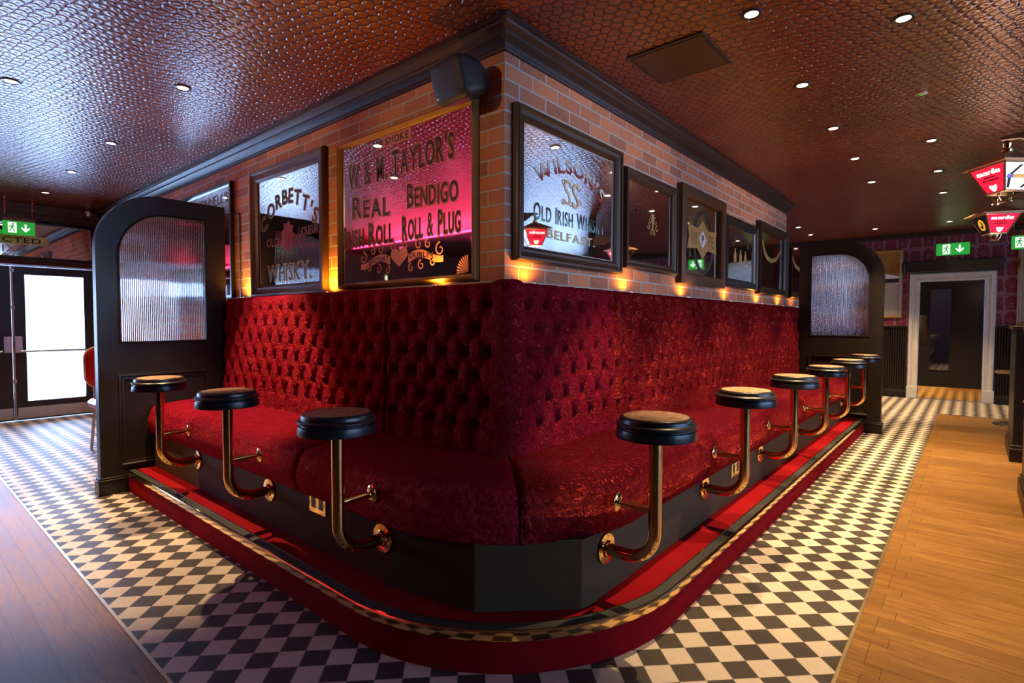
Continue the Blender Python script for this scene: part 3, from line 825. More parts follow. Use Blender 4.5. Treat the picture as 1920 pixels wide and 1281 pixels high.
# ================================================================== ARCHED SCREENS
def screen(M, label, width, wall_gap, mirror_strip):
    """local x runs from the outer post to the wall, local y up, z towards the bench"""
    t = thing('arched_screen', label, 'screen', basis=M)
    o = [(0, 0), (width, 0), (width, 2.185), (.42, 2.19)] + arc(.42, 1.78, .42, .41, 90, 180, 18) 
    hole = [(.125, 1.088), (.125, 1.72)] + arc(.445, 1.72, .320, .340, 180, 90, 16)[1:] + [(.735, 2.060), (.735, 1.088)]
    b = MB(); b.prism(o, -.08, 0, holes=[hole]); b.build('screen_frame', MT['black_wood'], t, bevel=.005, smooth=30)
    g = hole
    b = MB(); b.prism([(.12, 1.083), (.74, 1.083), (.74, 2.063), (.445, 2.063)]+arc(.445, 1.72, .324, .344, 90, 180, 16), -.045, -.035); b.build('reeded_pane', MT['reeded'], t, smooth=0, label='arched pane of vertically reeded glass')
    b = MB(); inner = [(x, y) for x, y in hole]
    b.sweep(inner, [(0.0, -.006), (0, .010), (.008, .013), (.016, .006), (.018, -.006)] if False else [(-.001, -.004), (.004, .007), (.012, .009), (.016, .003), (.016, -.004)], closed=True)
    b.build('glazing_bead', MT['black_wood'], t, smooth=40)
    b = MB()
    P_ = [(.115, .215), (.735, .215), (.735, .86), (.115, .86)]
    b.sweep([(.115, .19), (.115, .865), (.74, .865), (.74, .19)], [(0, -.003), (.004, .014), (.014, .016), (.022, .008), (.036, .010), (.040, -.003)], closed=True); b.build('panel_moulding', MT['black_wood'], t, smooth=40)
    b = MB(); e = .175 if width > .5 else width
    for zz0, zz1, q in ((0, .098, .016), (.098, .112, .022), (.112, .126, .010)):
        b.box(-q, e, zz0, zz1, -.08-q, q)
    b.build('base_block', MT['black_wood'], t, bevel=.004)
    if mirror_strip:
        b = MB(); b.box(width+.002, width+wall_gap-.004, 1.40, 2.17, -.05, -.042); b.build('side_mirror', MT['mirror'], t, smooth=0, label='narrow mirror between post and brick wall')
    else:
        b = MB(); b.prism([(width+.0, 1.30), (width+wall_gap-.002, 1.30), (width+wall_gap-.002, 2.17), (width, 2.17)], -.05, -.042, holes=[[(width+.001, 1.301), (width+.001, 2.162), (width+wall_gap-.010, 2.162), (width+wall_gap-.010, 1.301)]]); b.build('side_frame', MT['black_satin'], t)
    b = MB(); b.box(width, width+wall_gap-.003, 0.17, 1.40, -.08, -.02); b.build('infill_panel', MT['black_wood'], t)
    return t
screen(basis((1.035, 4.72, 0), (1, 0, 0), (0, 0, 1)), 'tall black arched screen with reeded glass at the left end of the bench', .875, 2.055-1.035-.875, False)
# mirrored one on the right: local x runs +y, facing -x : build with right=(0,1,0)? keep normal -x
scr = screen(Matrix(((0, 0, -1, 7.30), (1, 0, 0, .762), (0, 1, 0, 0), (0, 0, 0, 1))), 'tall black arched screen with reeded glass at the far right end of the bench', .855, YB-.762-.855, True)

# ================================================================== PUB MIRRORS
LFT = lambda y, z: basis((XB-.002, y, z), (0, -1, 0), (0, 0, 1))
RGT = lambda x, z: basis((x, YB-.002, z), (1, 0, 0), (0, 0, 1))
def framed(name, label, M, w, h, fw, depth, mf, style='cove', cat='mirror', glassm=None, zg=.010, group=None):
    t = thing(name, label, cat, basis=M, group=group)
    if style == 'cove': prof = [(0, 0), (0, depth*.7), (fw*.10, depth), (fw*.28, depth), (fw*.36, depth*.8), (fw*.62, depth*.62), (fw*.80, depth*.66), (fw*.92, depth*.5), (fw, depth*.35), (fw, 0)]
    elif style == 'flat': prof = [(0, 0), (0, depth*.92), (fw*.12, depth), (fw*.88, depth), (fw, depth*.7), (fw, 0)]
    else: prof = [(0, 0), (0, depth*.55), (fw*.15, depth*.8), (fw*.45, depth), (fw*.8, depth*.7), (fw, depth*.4), (fw, 0)]
    b = MB()
    # clockwise path so that 'right of travel' points inwards
    path = [(-w/2, -h/2), (-w/2, h/2), (w/2, h/2), (w/2, -h/2)]
    b.sweep(path, prof, closed=True); b.build('frame', mf, t, smooth=30)
    b = MB(); b.box(-w/2+fw*.5, w/2-fw*.5, -h/2+fw*.5, h/2-fw*.5, zg-.006, zg); b.build('mirror_glass' if glassm is None else 'picture', glassm or MT['mirror'], t, smooth=0)
    return t
ZL = .0118
GP, DP = MT['gold_paint'], MT['dark_paint']
# left 1: tobacco mirror
yc, zc = 2.600, 1.940
t = framed('pub_mirror', 'large brown-framed mirror lettered with TAYLOR tobacco, left wall beside the speaker', LFT(yc, zc), 1.275, .945, .036, .040, MT['frame_gold'], 'round')
U = lambda y: yc-y
b = MB(); b.prism([(-.135, -.02), (-.128, -.034), (.128, -.034), (.135, -.02), (.135, .02), (.128, .034), (-.128, .034), (-.135, .02)], 0, .0006, M=T(U(2.625), 2.338-zc, ZL)); b.build('name_plaque', MT['pink_paint'], t, smooth=0)
sign_text(t, 'SMOKE', .042, .22, U(2.625), 2.338-zc, ZL+.0012, DP)
sign_text(t, "W & M. TAYLOR'S", .148, .99, U(2.635), 2.195-zc, ZL, DP, GP, small=.92, curve=lambda a: (.012*a, .012))
sign_text(t, 'REAL', .135, .385, U(2.895), 1.975-zc, ZL, DP, GP, small=.80, curve=lambda a: (-.012*a, 0))
sign_text(t, 'BENDIGO', .135, .425, U(2.32), 1.975-zc, ZL, DP, GP, small=.80, curve=lambda a: (-.008*a, 0))
sign_text(t, 'IRISH ROLL', .135, .515, U(2.925), 1.800-zc, ZL, DP, GP, small=.80)
sign_text(t, 'ROLL & PLUG', .135, .49, U(2.335), 1.800-zc, ZL, DP, GP, small=.82)
def ribbon(mb, cx, cy, w, h, z, sgn, wave=.02):
    n = 18; v = []; f = []
    for i in range(n+1):
        tt = i/n; x = cx+sgn*w*tt; y = cy+wave*math.sin(tt*PI*1.6)-.0*tt; hh = h*(1-.35*tt)
        v += [(x, y-hh/2, z), (x, y+hh/2, z)]
    for i in range(n): f.append((2*i, 2*i+2, 2*i+3, 2*i+1))
    mb.add(v, f)
def curl(mb, cx, cy, r, z, a0, turns, wd=.006, flip=1):
    n = 22; v = []; f = []
    for i in range(n+1):
        tt = i/n; a = a0+flip*turns*2*PI*tt; rr = r*(1-.8*tt)
        w2 = wd*(1-.5*tt)
        v += [(cx+(rr-w2)*math.cos(a), cy+(rr-w2)*math.sin(a), z), (cx+(rr+w2)*math.cos(a), cy+(rr+w2)*math.sin(a), z)]
    for i in range(n): f.append((2*i, 2*i+2, 2*i+3, 2*i+1))
    mb.add(v, f)
b = MB(); ex, ey = U(2.61), 1.640-zc
ribbon(b, ex-.085, ey-.02, .30, .052, ZL, -1, .022); ribbon(b, ex+.085, ey-.02, .30, .052, ZL, 1, .022)
for k in (-1, 1):
    for dx, dy, r in ((.36, .012, .04), (.26, .05, .028), (.18, .055, .032), (.30, -.055, .024), (.20, -.065, .03), (.11, -.075, .026), (.06, .062, .03)):
        curl(b, ex+k*dx, ey+dy, r, ZL, PI/2, 1.1, .0055, k)
b.prism([(0, -.055)]+[(.085*math.sin(a)**1*(1 if a <= PI else -1)*1.0 if False else .080*math.sin(a)**3, .055*math.cos(a)-.018*math.cos(2*a)-.008*math.cos(3*a)-.003*math.cos(4*a)) for a in [PI*2*i/26 for i in range(14, 26)]]+[(.0, .022)]+[(.080*math.sin(a)**3, .055*math.cos(a)-.018*math.cos(2*a)-.008*math.cos(3*a)-.003*math.cos(4*a)) for a in [PI*2*i/26 for i in range(1, 13)]], 0, .0006, M=T(ex, ey, ZL))
for k in range(9):
    a = R_(95+k*11); b.prism([(0, 0), (.085*math.cos(a-.06), .085*math.sin(a-.06)), (.092*math.cos(a), .092*math.sin(a)), (.085*math.cos(a+.06), .085*math.sin(a+.06))], 0, .0006, M=T(U(2.03), 1.515-zc, ZL))
b.build('etched_emblem', MT['pink_paint'], t, smooth=0)
sign_text(t, 'FACTORY', .030, .205, ex-.20, ey-.008, ZL+.0014, DP, curve=lambda a: (.006*a, .05))
sign_text(t, 'DUBLIN', .030, .205, ex+.20, ey-.008, ZL+.0014, DP, curve=lambda a: (-.004*a, -.05))
# left 2: whisky mirror
yc, zc = 3.945, 1.945
t = framed('pub_mirror', "tall brown-framed mirror with arched CORBETT'S over WHISKY, second on the left wall", LFT(yc, zc), 1.105, 1.005, .092, .045, MT['frame_brown'], 'cove')
sign_text(t, "CORBETT'S", .105, .86, U(3.94), 2.085-zc, ZL, DP, GP, off=.012, curve=lambda a: (.105-.22*a*a, -.50*a))
b = MB(); n = 18
b.prism([((.085+.012*math.cos(6*a*1.5))*math.cos(a)*1.0, (.105+.012*math.cos(9*a))*math.sin(a)) for a in [2*PI*i/72 for i in range(72)]], 0, .0006, M=T(U(3.935), 1.89-zc, ZL)); b.build('red_seal', MT['red_paint'], t, smooth=0)
b = MB()
for r in (.030, .056): b.prism([(r*math.cos(2*PI*i/32), r*1.2*math.sin(2*PI*i/32)) for i in range(32)], 0, .0006, holes=[[((r-.006)*math.cos(-2*PI*i/32), (r-.006)*1.2*math.sin(-2*PI*i/32)) for i in range(32)]], M=T(U(3.935), 1.89-zc, ZL+.0014))
b.build('seal_ring', MT['brown_paint'], t, smooth=0)
sign_text(t, 'OLD', .062, .19, U(4.175), 1.865-zc, ZL, MT['brown_paint'])
sign_text(t, 'LIQUEUR', .062, .27, U(3.64), 1.905-zc, ZL, MT['brown_paint'])
sign_text(t, 'WHISKY.', .125, .66, U(3.93), 1.625-zc, ZL, DP, GP, off=0, curve=lambda a: (.0, 0))
# left 3, partly behind the screen
yc, zc = 5.43, 1.955
t = framed('pub_mirror', 'thin black-framed mirror on the left wall half hidden by the arched screen', LFT(yc, zc), 1.11, 1.0, .028, .035, MT['frame_black'], 'flat')
sign_text(t, "O'DONNELL'S", .085, .86, U(5.40), 2.34-zc, ZL, MT['brown_paint'], off=.012)
sign_text(t, 'WHISKEY', .11, .66, U(5.40), 1.66-zc, ZL, DP, GP, off=0)
# right 1: Wilson's
xc, zc = 2.640, 1.9555
V = lambda x: x-xc
t = framed('pub_mirror', "dark-framed WILSON'S OLD IRISH WHISKY mirror, first on the right wall from the corner", RGT(xc, zc), 1.068, .785, .076, .046, MT['frame_dark'], 'cove')
sign_text(t, "WILSON'S", .080, .70, V(2.63), 2.075-zc, ZL, MT['wilson'], curve=lambda a: (.062-.125*a*a, -.62*a), off=.025)
for dx in (-.042, .042):
    sign_text(t, 'S', .145, .075, V(2.625)+dx, 1.985-zc-dx*.10, ZL+(.001 if dx > 0 else 0), MT['cream_paint'], off=.0)
for dx, dy, fl in ((-.075, .05, 1), (.0, .055, -1), (.08, .05, -1), (-.08, -.05, -1), (.0, -.062, 1), (.085, -.045, 1)):
    b = MB(); curl(b, V(2.625)+dx, 1.985-zc+dy, .022, ZL+.0016, 0, 1.0, .0035, fl); b.build('flourish', MT['cream_paint'], t, smooth=0)
sign_text(t, 'OLD IRISH WHISKY', .090, .72, V(2.632), 1.840-zc, ZL, MT['teal_paint'], small=.88, off=.012)
sign_text(t, 'BELFAST.', .052, .49, V(2.635), 1.735-zc, ZL, MT['cream_paint'], off=.02, small=.92)
b = MB(); b.prism([(-.455, -.315), (.455, -.315), (.455, .315), (-.455, .315)], 0, .0005, holes=[[(-.452, -.312), (-.452, .312), (.452, .312), (.452, -.312)]], M=T(0, 0, ZL)); b.build('bevel_line', MT['white_letter'], t, smooth=0)
# right 2
xc, zc = 3.63, 1.942
t = framed('pub_mirror', 'small dark-framed mirror with a faint gold motif, second on the right wall', RGT(xc, zc), .82, .662, .066, .046, MT['frame_dark'], 'cove')
b = MB()
for k in (-1, 1):
    for dx, dy, r in ((.045, .02, .03), (.07, -.03, .026), (.03, -.065, .022)): curl(b, V(3.665)+k*dx, 1.96-zc+dy, r, ZL, PI/2, 1.0, .004, k)
b.prism([(-.008, -.05), (.008, -.05), (.014, .04), (.03, .075), (0, .06), (-.03, .075), (-.014, .04)], 0, .0005, M=T(V(3.665), 1.96-zc, ZL)); b.build('gilt_motif', MT['gold_paint'], t, smooth=0)
# right 3
xc, zc = 4.595, 1.950
t = framed('pub_mirror', 'brown-framed mirror with black ring and gold banner, third on the right wall', RGT(xc, zc), .985, .780, .088, .050, MT['frame_brown'], 'flat')
b = MB(); el = lambda rx, ry, s=1: [(rx*math.cos(s*2*PI*i/48), ry*math.sin(s*2*PI*i/48)) for i in range(48)]
b.prism(el(.235, .275), 0, .0005, holes=[el(.190, .235, -1)], M=T(V(4.64), 1.935-zc, ZL)); b.build('painted_ring', DP, t, smooth=0)
b = MB()
b.prism([(-.33, -.10), (-.12, -.085), (-.06, -.125), (0, -.165), (.06, -.125), (.12, -.085), (.33, -.10), (.29, 0), (.33, .10), (.12, .085), (.06, .125), (0, .165), (-.06, .125), (-.12, .085), (-.33, .10), (-.29, 0)], 0, .0005, M=T(V(4.61), 1.955-zc, ZL+.0012)); b.build('gold_banner', MT['gold_paint'], t, smooth=0)
b = MB(); b.prism([(-.085, 0), (0, -.075), (.085, 0), (0, .075)], 0, .0005, M=T(V(4.61), 1.955-zc, ZL+.0022)); b.build('white_diamond', MT['white_letter'], t, smooth=0)
sign_text(t, 'P', .075, .05, V(4.61), 1.955-zc, ZL+.0036, DP)
for dx, s_ in ((-.195, 'WM'), (.195, 'PE')):
    for k_, c_ in enumerate(s_): sign_text(t, c_, .105, .058, V(4.61)+dx+(k_-.5)*.072, 1.955-zc, ZL+.0024, MT['brown_paint'], off=0)
# right 4
xc, zc = 5.632, 1.920
t = framed('pub_mirror', 'small black-framed mirror with three bottle shapes, fourth on the right wall', RGT(xc, zc), .962, .672, .086, .040, MT['frame_black'], 'cove')
for k, dx in enumerate((-.16, .0, .15)):
    b = MB(); b.prism([(-.035, -.055), (.035, -.055), (.035, .02), (.014, .045), (.014, .075), (-.014, .075), (-.014, .045), (-.035, .02)], 0, .0005, M=T(V(5.61)+dx, 1.895-zc, ZL)); b.build('bottle_print', MT['gold_paint'], t, smooth=0)
b = MB(); b.prism([(.29*math.cos(a), .17*math.sin(a)) for a in [R_(15+150*i/20) for i in range(21)]]+[(.22*math.cos(a), .11*math.sin(a)) for a in [R_(165-150*i/20) for i in range(21)]], 0, .0005, M=T(V(5.61), 1.96-zc, ZL)); b.build('painted_arch', DP, t, smooth=0)
# right 5
xc, zc = 6.700, 1.948
t = framed('pub_mirror', 'dark-framed mirror with a curved gold band, last on the right wall', RGT(xc, zc), 1.145, .775, .085, .060, MT['frame_dark'], 'cove')
b = MB(); b.prism([(.40*math.cos(a), .36*math.sin(a)) for a in [R_(200+110*i/24) for i in range(25)]]+[(.44*math.cos(a), .30*math.sin(a)) for a in [R_(310-110*i/24) for i in range(25)]] if False else [(-.38, .16), (-.30, .04), (-.18, -.02), (0, -.04), (.2, .0), (.36, .10), (.36, .15), (.2, .05), (0, .01), (-.16, .03), (-.27, .09), (-.35, .20)], 0, .0005, M=T(0, .02, ZL)); b.build('gilt_band', MT['gold_paint'], t, smooth=0)
# street-door mirror
xc, zc = 1.08, 2.262
t = framed('pub_mirror', 'long black-framed mirror lettered SELECTED above the street doors', basis((xc, YL-.014, zc), (1, 0, 0), (0, 0, 1)), 1.80, .50, .045, .035, MT['frame_black'], 'flat')
b = MB(); b.prism([(-.45, -.055), (.40, -.055), (.44, 0), (.40, .055), (-.45, .055), (-.41, 0)], 0, .0005, M=T(0, -.005, ZL)); b.build('gold_scroll', MT['gold_paint'], t, smooth=0)
sign_text(t, 'SELECTED', .065, .66, .02, -.005, ZL+.0012, DP)
sign_text(t, 'OLD', .085, .24, -.31, -.115, ZL, MT['white_letter'])
sign_text(t, 'MIX', .085, .23, .0, -.115, ZL, MT['white_letter'])
sign_text(t, 'TOBACCO', .055, .70, .02, -.195, ZL, MT['gold_paint'])
# picture on the far right wall + a second one at the frame edge
t = framed('framed_picture', 'gilt-framed street picture on the far wallpaper behind the right screen', basis((XR-.004, 1.28, 1.905), (0, -1, 0), (0, 0, 1)), .75, 1.16, .05, .04, MT['frame_gold'], 'round', 'picture', MT['print_'])
b = MB(); b.prism([(-.33, .30), (.33, .12), (.33, .53), (-.33, .53)], 0, .001, M=T(0, 0, .011)); b.build('print_sky', MT['frame_gold'], t, smooth=0)
b = MB(); b.box(.05, .11, -.47, -.10, .011, .0125); b.box(.04, .12, -.08, .0, .011, .0125); b.box(.02, .32, .02, .09, .011, .0125); b.box(-.2, -.05, -.4, .0, .011, .0125); b.build('print_figure', DP, t, smooth=0)
b = MB(); b.prism([(-.33, .18), (.33, .0), (.33, .12), (-.33, .30)], 0, .0008, M=T(0, 0, .011)); b.build('print_roof', MT['white_letter'], t, smooth=0)
t = framed('framed_picture', 'gilt-edged picture on the far wall at the right edge of the photo', basis((XR-.004, -.95, 1.83), (0, -1, 0), (0, 0, 1)), .90, 1.22, .06, .04, MT['frame_gold'], 'round', 'picture', MT['print_'])

# ================================================================== SPEAKER, CAMERA, PANEL
sp = thing('wall_speaker', 'black rounded loudspeaker bracketed high on the brick corner', 'speaker', (XB-.155, 1.965, 2.435))
sp.rotation_euler = (0, 0, 0)
fd = Vector((-.95, .10, -.27)).normalized(); rt = fd.cross(Vector((0, 0, 1))).normalized(); up = rt.cross(fd)
SM = Matrix.Identity(4)
for i in range(3): SM[i][0] = rt[i]; SM[i][1] = up[i]; SM[i][2] = fd[i]
def rrect(w, h, r, n=6):
    p = []
    for cx, cy, a in ((w-r, h-r, 0), (-w+r, h-r, 90), (-w+r, -h+r, 180), (w-r, -h+r, 270)):
        p += [(cx+r*math.cos(R_(a+90*i/n)), cy+r*math.sin(R_(a+90*i/n))) for i in range(n+1)]
    return p
def loft(mb, secs, M):
    v = []; f = []; n = len(secs[0][0])
    for pts, z in secs: v += [(x, y, z) for x, y in pts]
    for i in range(len(secs)-1):
        for k in range(n): k2 = (k+1) % n; f.append((i*n+k, i*n+k2, (i+1)*n+k2, (i+1)*n+k))
    f.append(tuple(range(n))[::-1]); f.append(tuple((len(secs)-1)*n+k for k in range(n))); mb.add(v, f, M)
b = MB(); loft(b, [(rrect(.06, .045, .03), -.125), (rrect(.095, .072, .045), -.11), (rrect(.115, .09, .05), -.06), (rrect(.124, .098, .045), .01), (rrect(.126, .100, .04), .045)], SM); b.build('speaker_cabinet', MT['speaker'], sp, smooth=50)
b = MB(); loft(b, [(rrect(.124, .098, .04), .045), (rrect(.123, .097, .04), .058), (rrect(.110, .086, .04), .070), (rrect(.07, .07, .04), .078), (rrect(.03, .03, .02), .080)], SM); b.build('speaker_grille', MT['grille'], sp, smooth=60)
b = MB(); b.box(.070, .098, -.066, -.058, .068, .074, M=SM); b.build('badge', MT['white_letter'], sp)
b = MB(); b.box(.10, .129, -.03, .03, -.05, .05); b.tube([(.115, 0, 0), (.03, -.04, .01)], .016); b.build('wall_bracket', MT['speaker'], sp)
sc_t = thing('security_camera', 'small dark dome camera in the ceiling corner above the left screen', 'camera', (1.90, YL-.14, H))
b = MB(); b.lathe([(.062, -.0005), (.062, -.03), (.055, -.035)], 24); b.build('camera_base', MT['black_satin'], sc_t)
b = MB(); b.lathe([(.05, -.034), (.048, -.055), (.036, -.078), (.018, -.088), (.002, -.09)], 24); b.build('dome', MT['steel'], sc_t, smooth=60)
o = thing('access_panel', 'flat dark copper hatch set in the embossed ceiling', 'hatch', (2.965, 1.288, H))
b = MB(); b.box(-.215, .215, -.215, .215, -.008, 0); b.build('hatch_frame', MT['cornice'], o, bevel=.002)
b = MB(); b.box(-.19, .19, -.19, .19, -.0105, -.008); b.build('hatch_door', MT['panel_copper'], o, bevel=.001)
b = MB(); b.lathe([(.008, -.0125), (.009, -.0105)], 16, M=T(.14, -.13, 0)); b.build('hatch_lock', MT['black_satin'], o)

# ================================================================== DOWNLIGHTS
WARM = (1.0, .70, .36)
rowA = [(2.753, .84), (3.766, .84), (4.745, .84), (5.737, .84), (6.793, .84)]
rowB = [(3.264, .29), (5.564, .29), (6.71, .29), (7.855, .29), (10.134, .29)]
rowC = [(1.31, 3.828), (1.32, 5.459), (1.32, 6.798), (1.335, 8.117)]
rowD = [(.595, 4.533)]
rowE = [(9.282, 2.084), (10.196, 2.10), (10.20, 1.20)]
dl0 = None; LENS_E = {}
def downlight(x, y, label, energy, group, ang=62, color=WARM):
    global dl0
    if dl0 is None:
        t = thing('downlight', label, 'ceiling light', (x, y, H), 0, group); dl0 = t
        b = MB(); b.lathe([(.030, -.003), (.034, -.006), (.046, -.0065), (.049, -.003), (.049, 0), (.030, 0)], 28, caps=False); b.build('trim_ring', MT['black_satin'], t, smooth=40)
        b = MB(); b.lathe([(.031, -.0015), (.031, -.003), (.020, -.0045), (.002, -.005)], 24); b.build('lens', MT['lens'], t, smooth=60)
    else: t = dup(dl0, (x, y, H), 0, label, group)
    lamp('downlight_beam', 'SPOT', (x, y, H-.02), energy, color, spot_size=R_(ang), spot_blend=.45, shadow_soft_size=.02)
    return t
ordn = ['nearest', 'second', 'third', 'fourth', 'farthest']
for i, (x, y) in enumerate(rowA): downlight(x, y, '%s recessed downlight in the row over the right-hand stools' % ordn[i], 240, 'downlights over the right run')
for i, (x, y) in enumerate(rowB): downlight(x, y, '%s recessed downlight in the row over the right timber floor edge' % ordn[i], 170, 'downlights over the right walkway', 70)
for i, (x, y) in enumerate(rowC): downlight(x, y, ['nearest recessed downlight in the row over the left-hand stools', 'second recessed downlight from the camera over the left run', 'third recessed downlight from the camera over the left run', 'last recessed downlight before the street doors'][i], [300, 200, 130, 130][i], 'downlights over the left run')
downlight(.595, 4.533, 'recessed downlight alone at the far left edge of the photo', 200, 'downlights over the left run')
for i, (x, y) in enumerate(rowE): downlight(x, y, ['downlight past the brick wall end, left of its pair', 'downlight past the brick wall end, nearer the far wall', 'downlight between the right screen and the far door'][i], 190, 'downlights in the far right corner', 80)
el = thing('emergency_light', 'small ceiling light with a greenish glow between the right-hand downlights', 'ceiling light', (4.391, .288, H))
b = MB(); b.lathe([(.034, 0), (.034, -.005), (.026, -.008), (.014, -.010)], 24); b.build('light_body', MT['white_paint'], el, smooth=40)
b = MB(); b.lathe([(.013, -.010), (.008, -.014), (.001, -.015)], 16); b.build('indicator', MT['sign_green'], el)
# added warm fill spots without fixtures, brightening the left brick wall
for y_ in (2.3, 3.9):
    o_ = lamp('added_wall_fill', 'SPOT', (-1.1, y_, 2.55), 75, (1, .72, .42), spot_size=R_(36), spot_blend=.8, shadow_soft_size=.03)
    o_.rotation_euler = (Vector((-1.1, y_, 2.55))-Vector((XB, y_, 2.10))).to_track_quat('Z', 'Y').to_euler()
for x_ in (3.0, 5.6):  # unseen fill spots added to brighten the right brick wall
    o_ = lamp('added_wall_fill', 'SPOT', (x_, -1.7, 2.58), 95, (1, .80, .66), spot_size=R_(38), spot_blend=.8, shadow_soft_size=.03)
    o_.rotation_euler = (Vector((x_, -1.7, 2.58))-Vector((x_+.2, YB, 2.12))).to_track_quat('Z', 'Y').to_euler()
# amber uplights hidden behind the bench back
AMB = (1.0, .44, .03)
def uplight(x, y, nx, ny, label, energy, group):
    t = thing('uplight', label, 'uplight', (x, y, 1.438), 0, group)
    b = MB(); b.lathe([(.016, 0), (.016, .010), (.013, .012)], 20); b.build('uplight_body', MT['brass'], t)
    b = MB(); b.lathe([(.012, .0118), (.008, .0126), (.001, .013)], 16); b.build('uplight_lens', MT['warm_led'], t)
    o = lamp('uplight_beam', 'SPOT', (x, y, 1.456), energy, AMB, spot_size=R_(168), spot_blend=.85, shadow_soft_size=.012)
    d = Vector((nx*.28, ny*.28, 1)); o.rotation_euler = (-d).to_track_quat('Z', 'Y').to_euler()
gA = 'amber uplights along the bench top'
for i, x in enumerate([2.21, 3.25, 4.20, 5.19, 6.18, 7.02]):
    uplight(x, YB-.062, 0, .6, 'small amber uplight on the bench top, %s along the right brick wall' % ['first from the corner', 'second from the corner', 'third from the corner', 'fourth from the corner', 'fifth from the corner', 'last'][i], 4.5, gA)
for i, y in enumerate([2.24, 3.32, 4.60]):
    uplight(XB-.062, y, .6, 0, 'small amber uplight on the bench top %s' % ['below the TAYLOR mirror', 'between the two lettered left mirrors', 'beside the left screen'][i], 15, gA)

# ================================================================== EXIT SIGNS
def pict(t, cx, w, h, z, S=1):
    """running figure through a doorway, and an arrow pointing down"""
    b = MB()
    b.prism([(-.036, -.052), (.030, -.052), (.030, .052), (-.036, .052)], 0, .0008, M=T(cx, 0, z) @ Matrix.Scale(S, 4)); b.build('pictogram_door', MT['sign_white'], t, smooth=0)
    b = MB(); Q = T(cx-.004*S, 0, z+.0012) @ Matrix.Scale(S, 4)
    b.prism([(.006+.009*math.cos(2*PI*i/14), .036+.009*math.sin(2*PI*i/14)) for i in range(14)], 0, .0006, M=Q)
    b.prism([(-.010, -.004), (.004, -.008), (.012, .022), (-.004, .026)], 0, .0006, M=Q)
    b.prism([(-.004, .024), (-.026, .012), (-.026, -.004), (-.020, -.004), (-.019, .008), (-.002, .014)], 0, .0006, M=Q)
    b.prism([(.008, .022), (.026, .010), (.024, .004), (.008, .012)], 0, .0006, M=Q)
    b.prism([(-.010, -.004), (-.018, -.026), (-.034, -.030), (-.034, -.037), (-.012, -.033), (-.001, -.008)], 0, .0006, M=Q)
    b.prism([(-.003, -.008), (.012, -.024), (.008, -.046), (.015, -.047), (.021, -.021), (.006, -.004)], 0, .0006, M=Q)
    b.build('pictogram_figure', MT['sign_green'], t, smooth=0)
def arrow(t, cx, z, S=1):
    b = MB(); b.prism([(-.009, .045), (-.009, -.012), (-.036, .014), (-.036, -.008), (0, -.045), (.036, -.008), (.036, .014), (.009, -.012), (.009, .045)], 0, .0008, M=T(cx, 0, z) @ Matrix.Scale(S, 4)); b.build('pictogram_arrow', MT['sign_white'], t, smooth=0)
t = thing('exit_sign', 'green exit sign mounted on the damask wall above the far door', 'sign', basis=basis((XR-.002, .27, 2.425), (0, -1, 0), (0, 0, 1)))
b = MB(); b.box(-.208, .208, -.094, .094, 0, .03); b.build('sign_face', MT['sign_green'], t, bevel=.004)
pict(t, -.075, .1, .1, .0302, 1.45); arrow(t, .085, .0302, 1.35)
def hanging_sign(loc, label, w, h, rail):
    t = thing('exit_sign', label, 'sign', basis=basis(loc, *rail))
    b = MB(); b.box(-w/2, w/2, -h/2, h/2, -.015, .015); b.build('sign_face', MT['sign_green'], t, bevel=.003)
    pict(t, -w*.20, .1, .1, .0152, h/.135); arrow(t, w*.2, .0152, h/.15)
    b = MB(); b.box(-w/2-.005, w/2+.005, h/2, h/2+.05, -.018, .018); b.build('header_board', MT['frame_brown'], t, bevel=.003)
    b = MB(); b.box(-w/2-.005, w/2+.005, h/2+.012, h/2+.024, .018, .0195); b.build('header_stripe', MT['frame_gold'], t)
    zt = H-loc[2]
    for sx in (-1, 1):
        b = MB(); x = sx*(w/2-.02); n = int((zt-h/2-.05)/.018)
        for k in range(n):
            y = h/2+.05+.018*k
            b.tube([(x+.006*math.cos(a)*(1 if k % 2 else .3), y+.009+.011*math.sin(a), .006*math.cos(a)*(.3 if k % 2 else 1)) for a in [2*PI*i/8 for i in range(9)]], .0018, 5)
        b.build('chain', MT['brass'], t)
    b = MB(); b.box(-w/2, w/2, zt-.012, zt-.0005, -.015, .015); b.build('ceiling_rail', MT['frame_brown'], t)
hanging_sign((1.163, 8.6, 2.345), 'green exit sign hung on chains before the street-door mirror', .285, .155, ((1, 0, 0), (0, 0, 1)))
hanging_sign((10.3, -.53, 2.365), 'green exit sign hung on chains at the right edge of the photo', .29, .185, ((0, -1, 0), (0, 0, 1)))

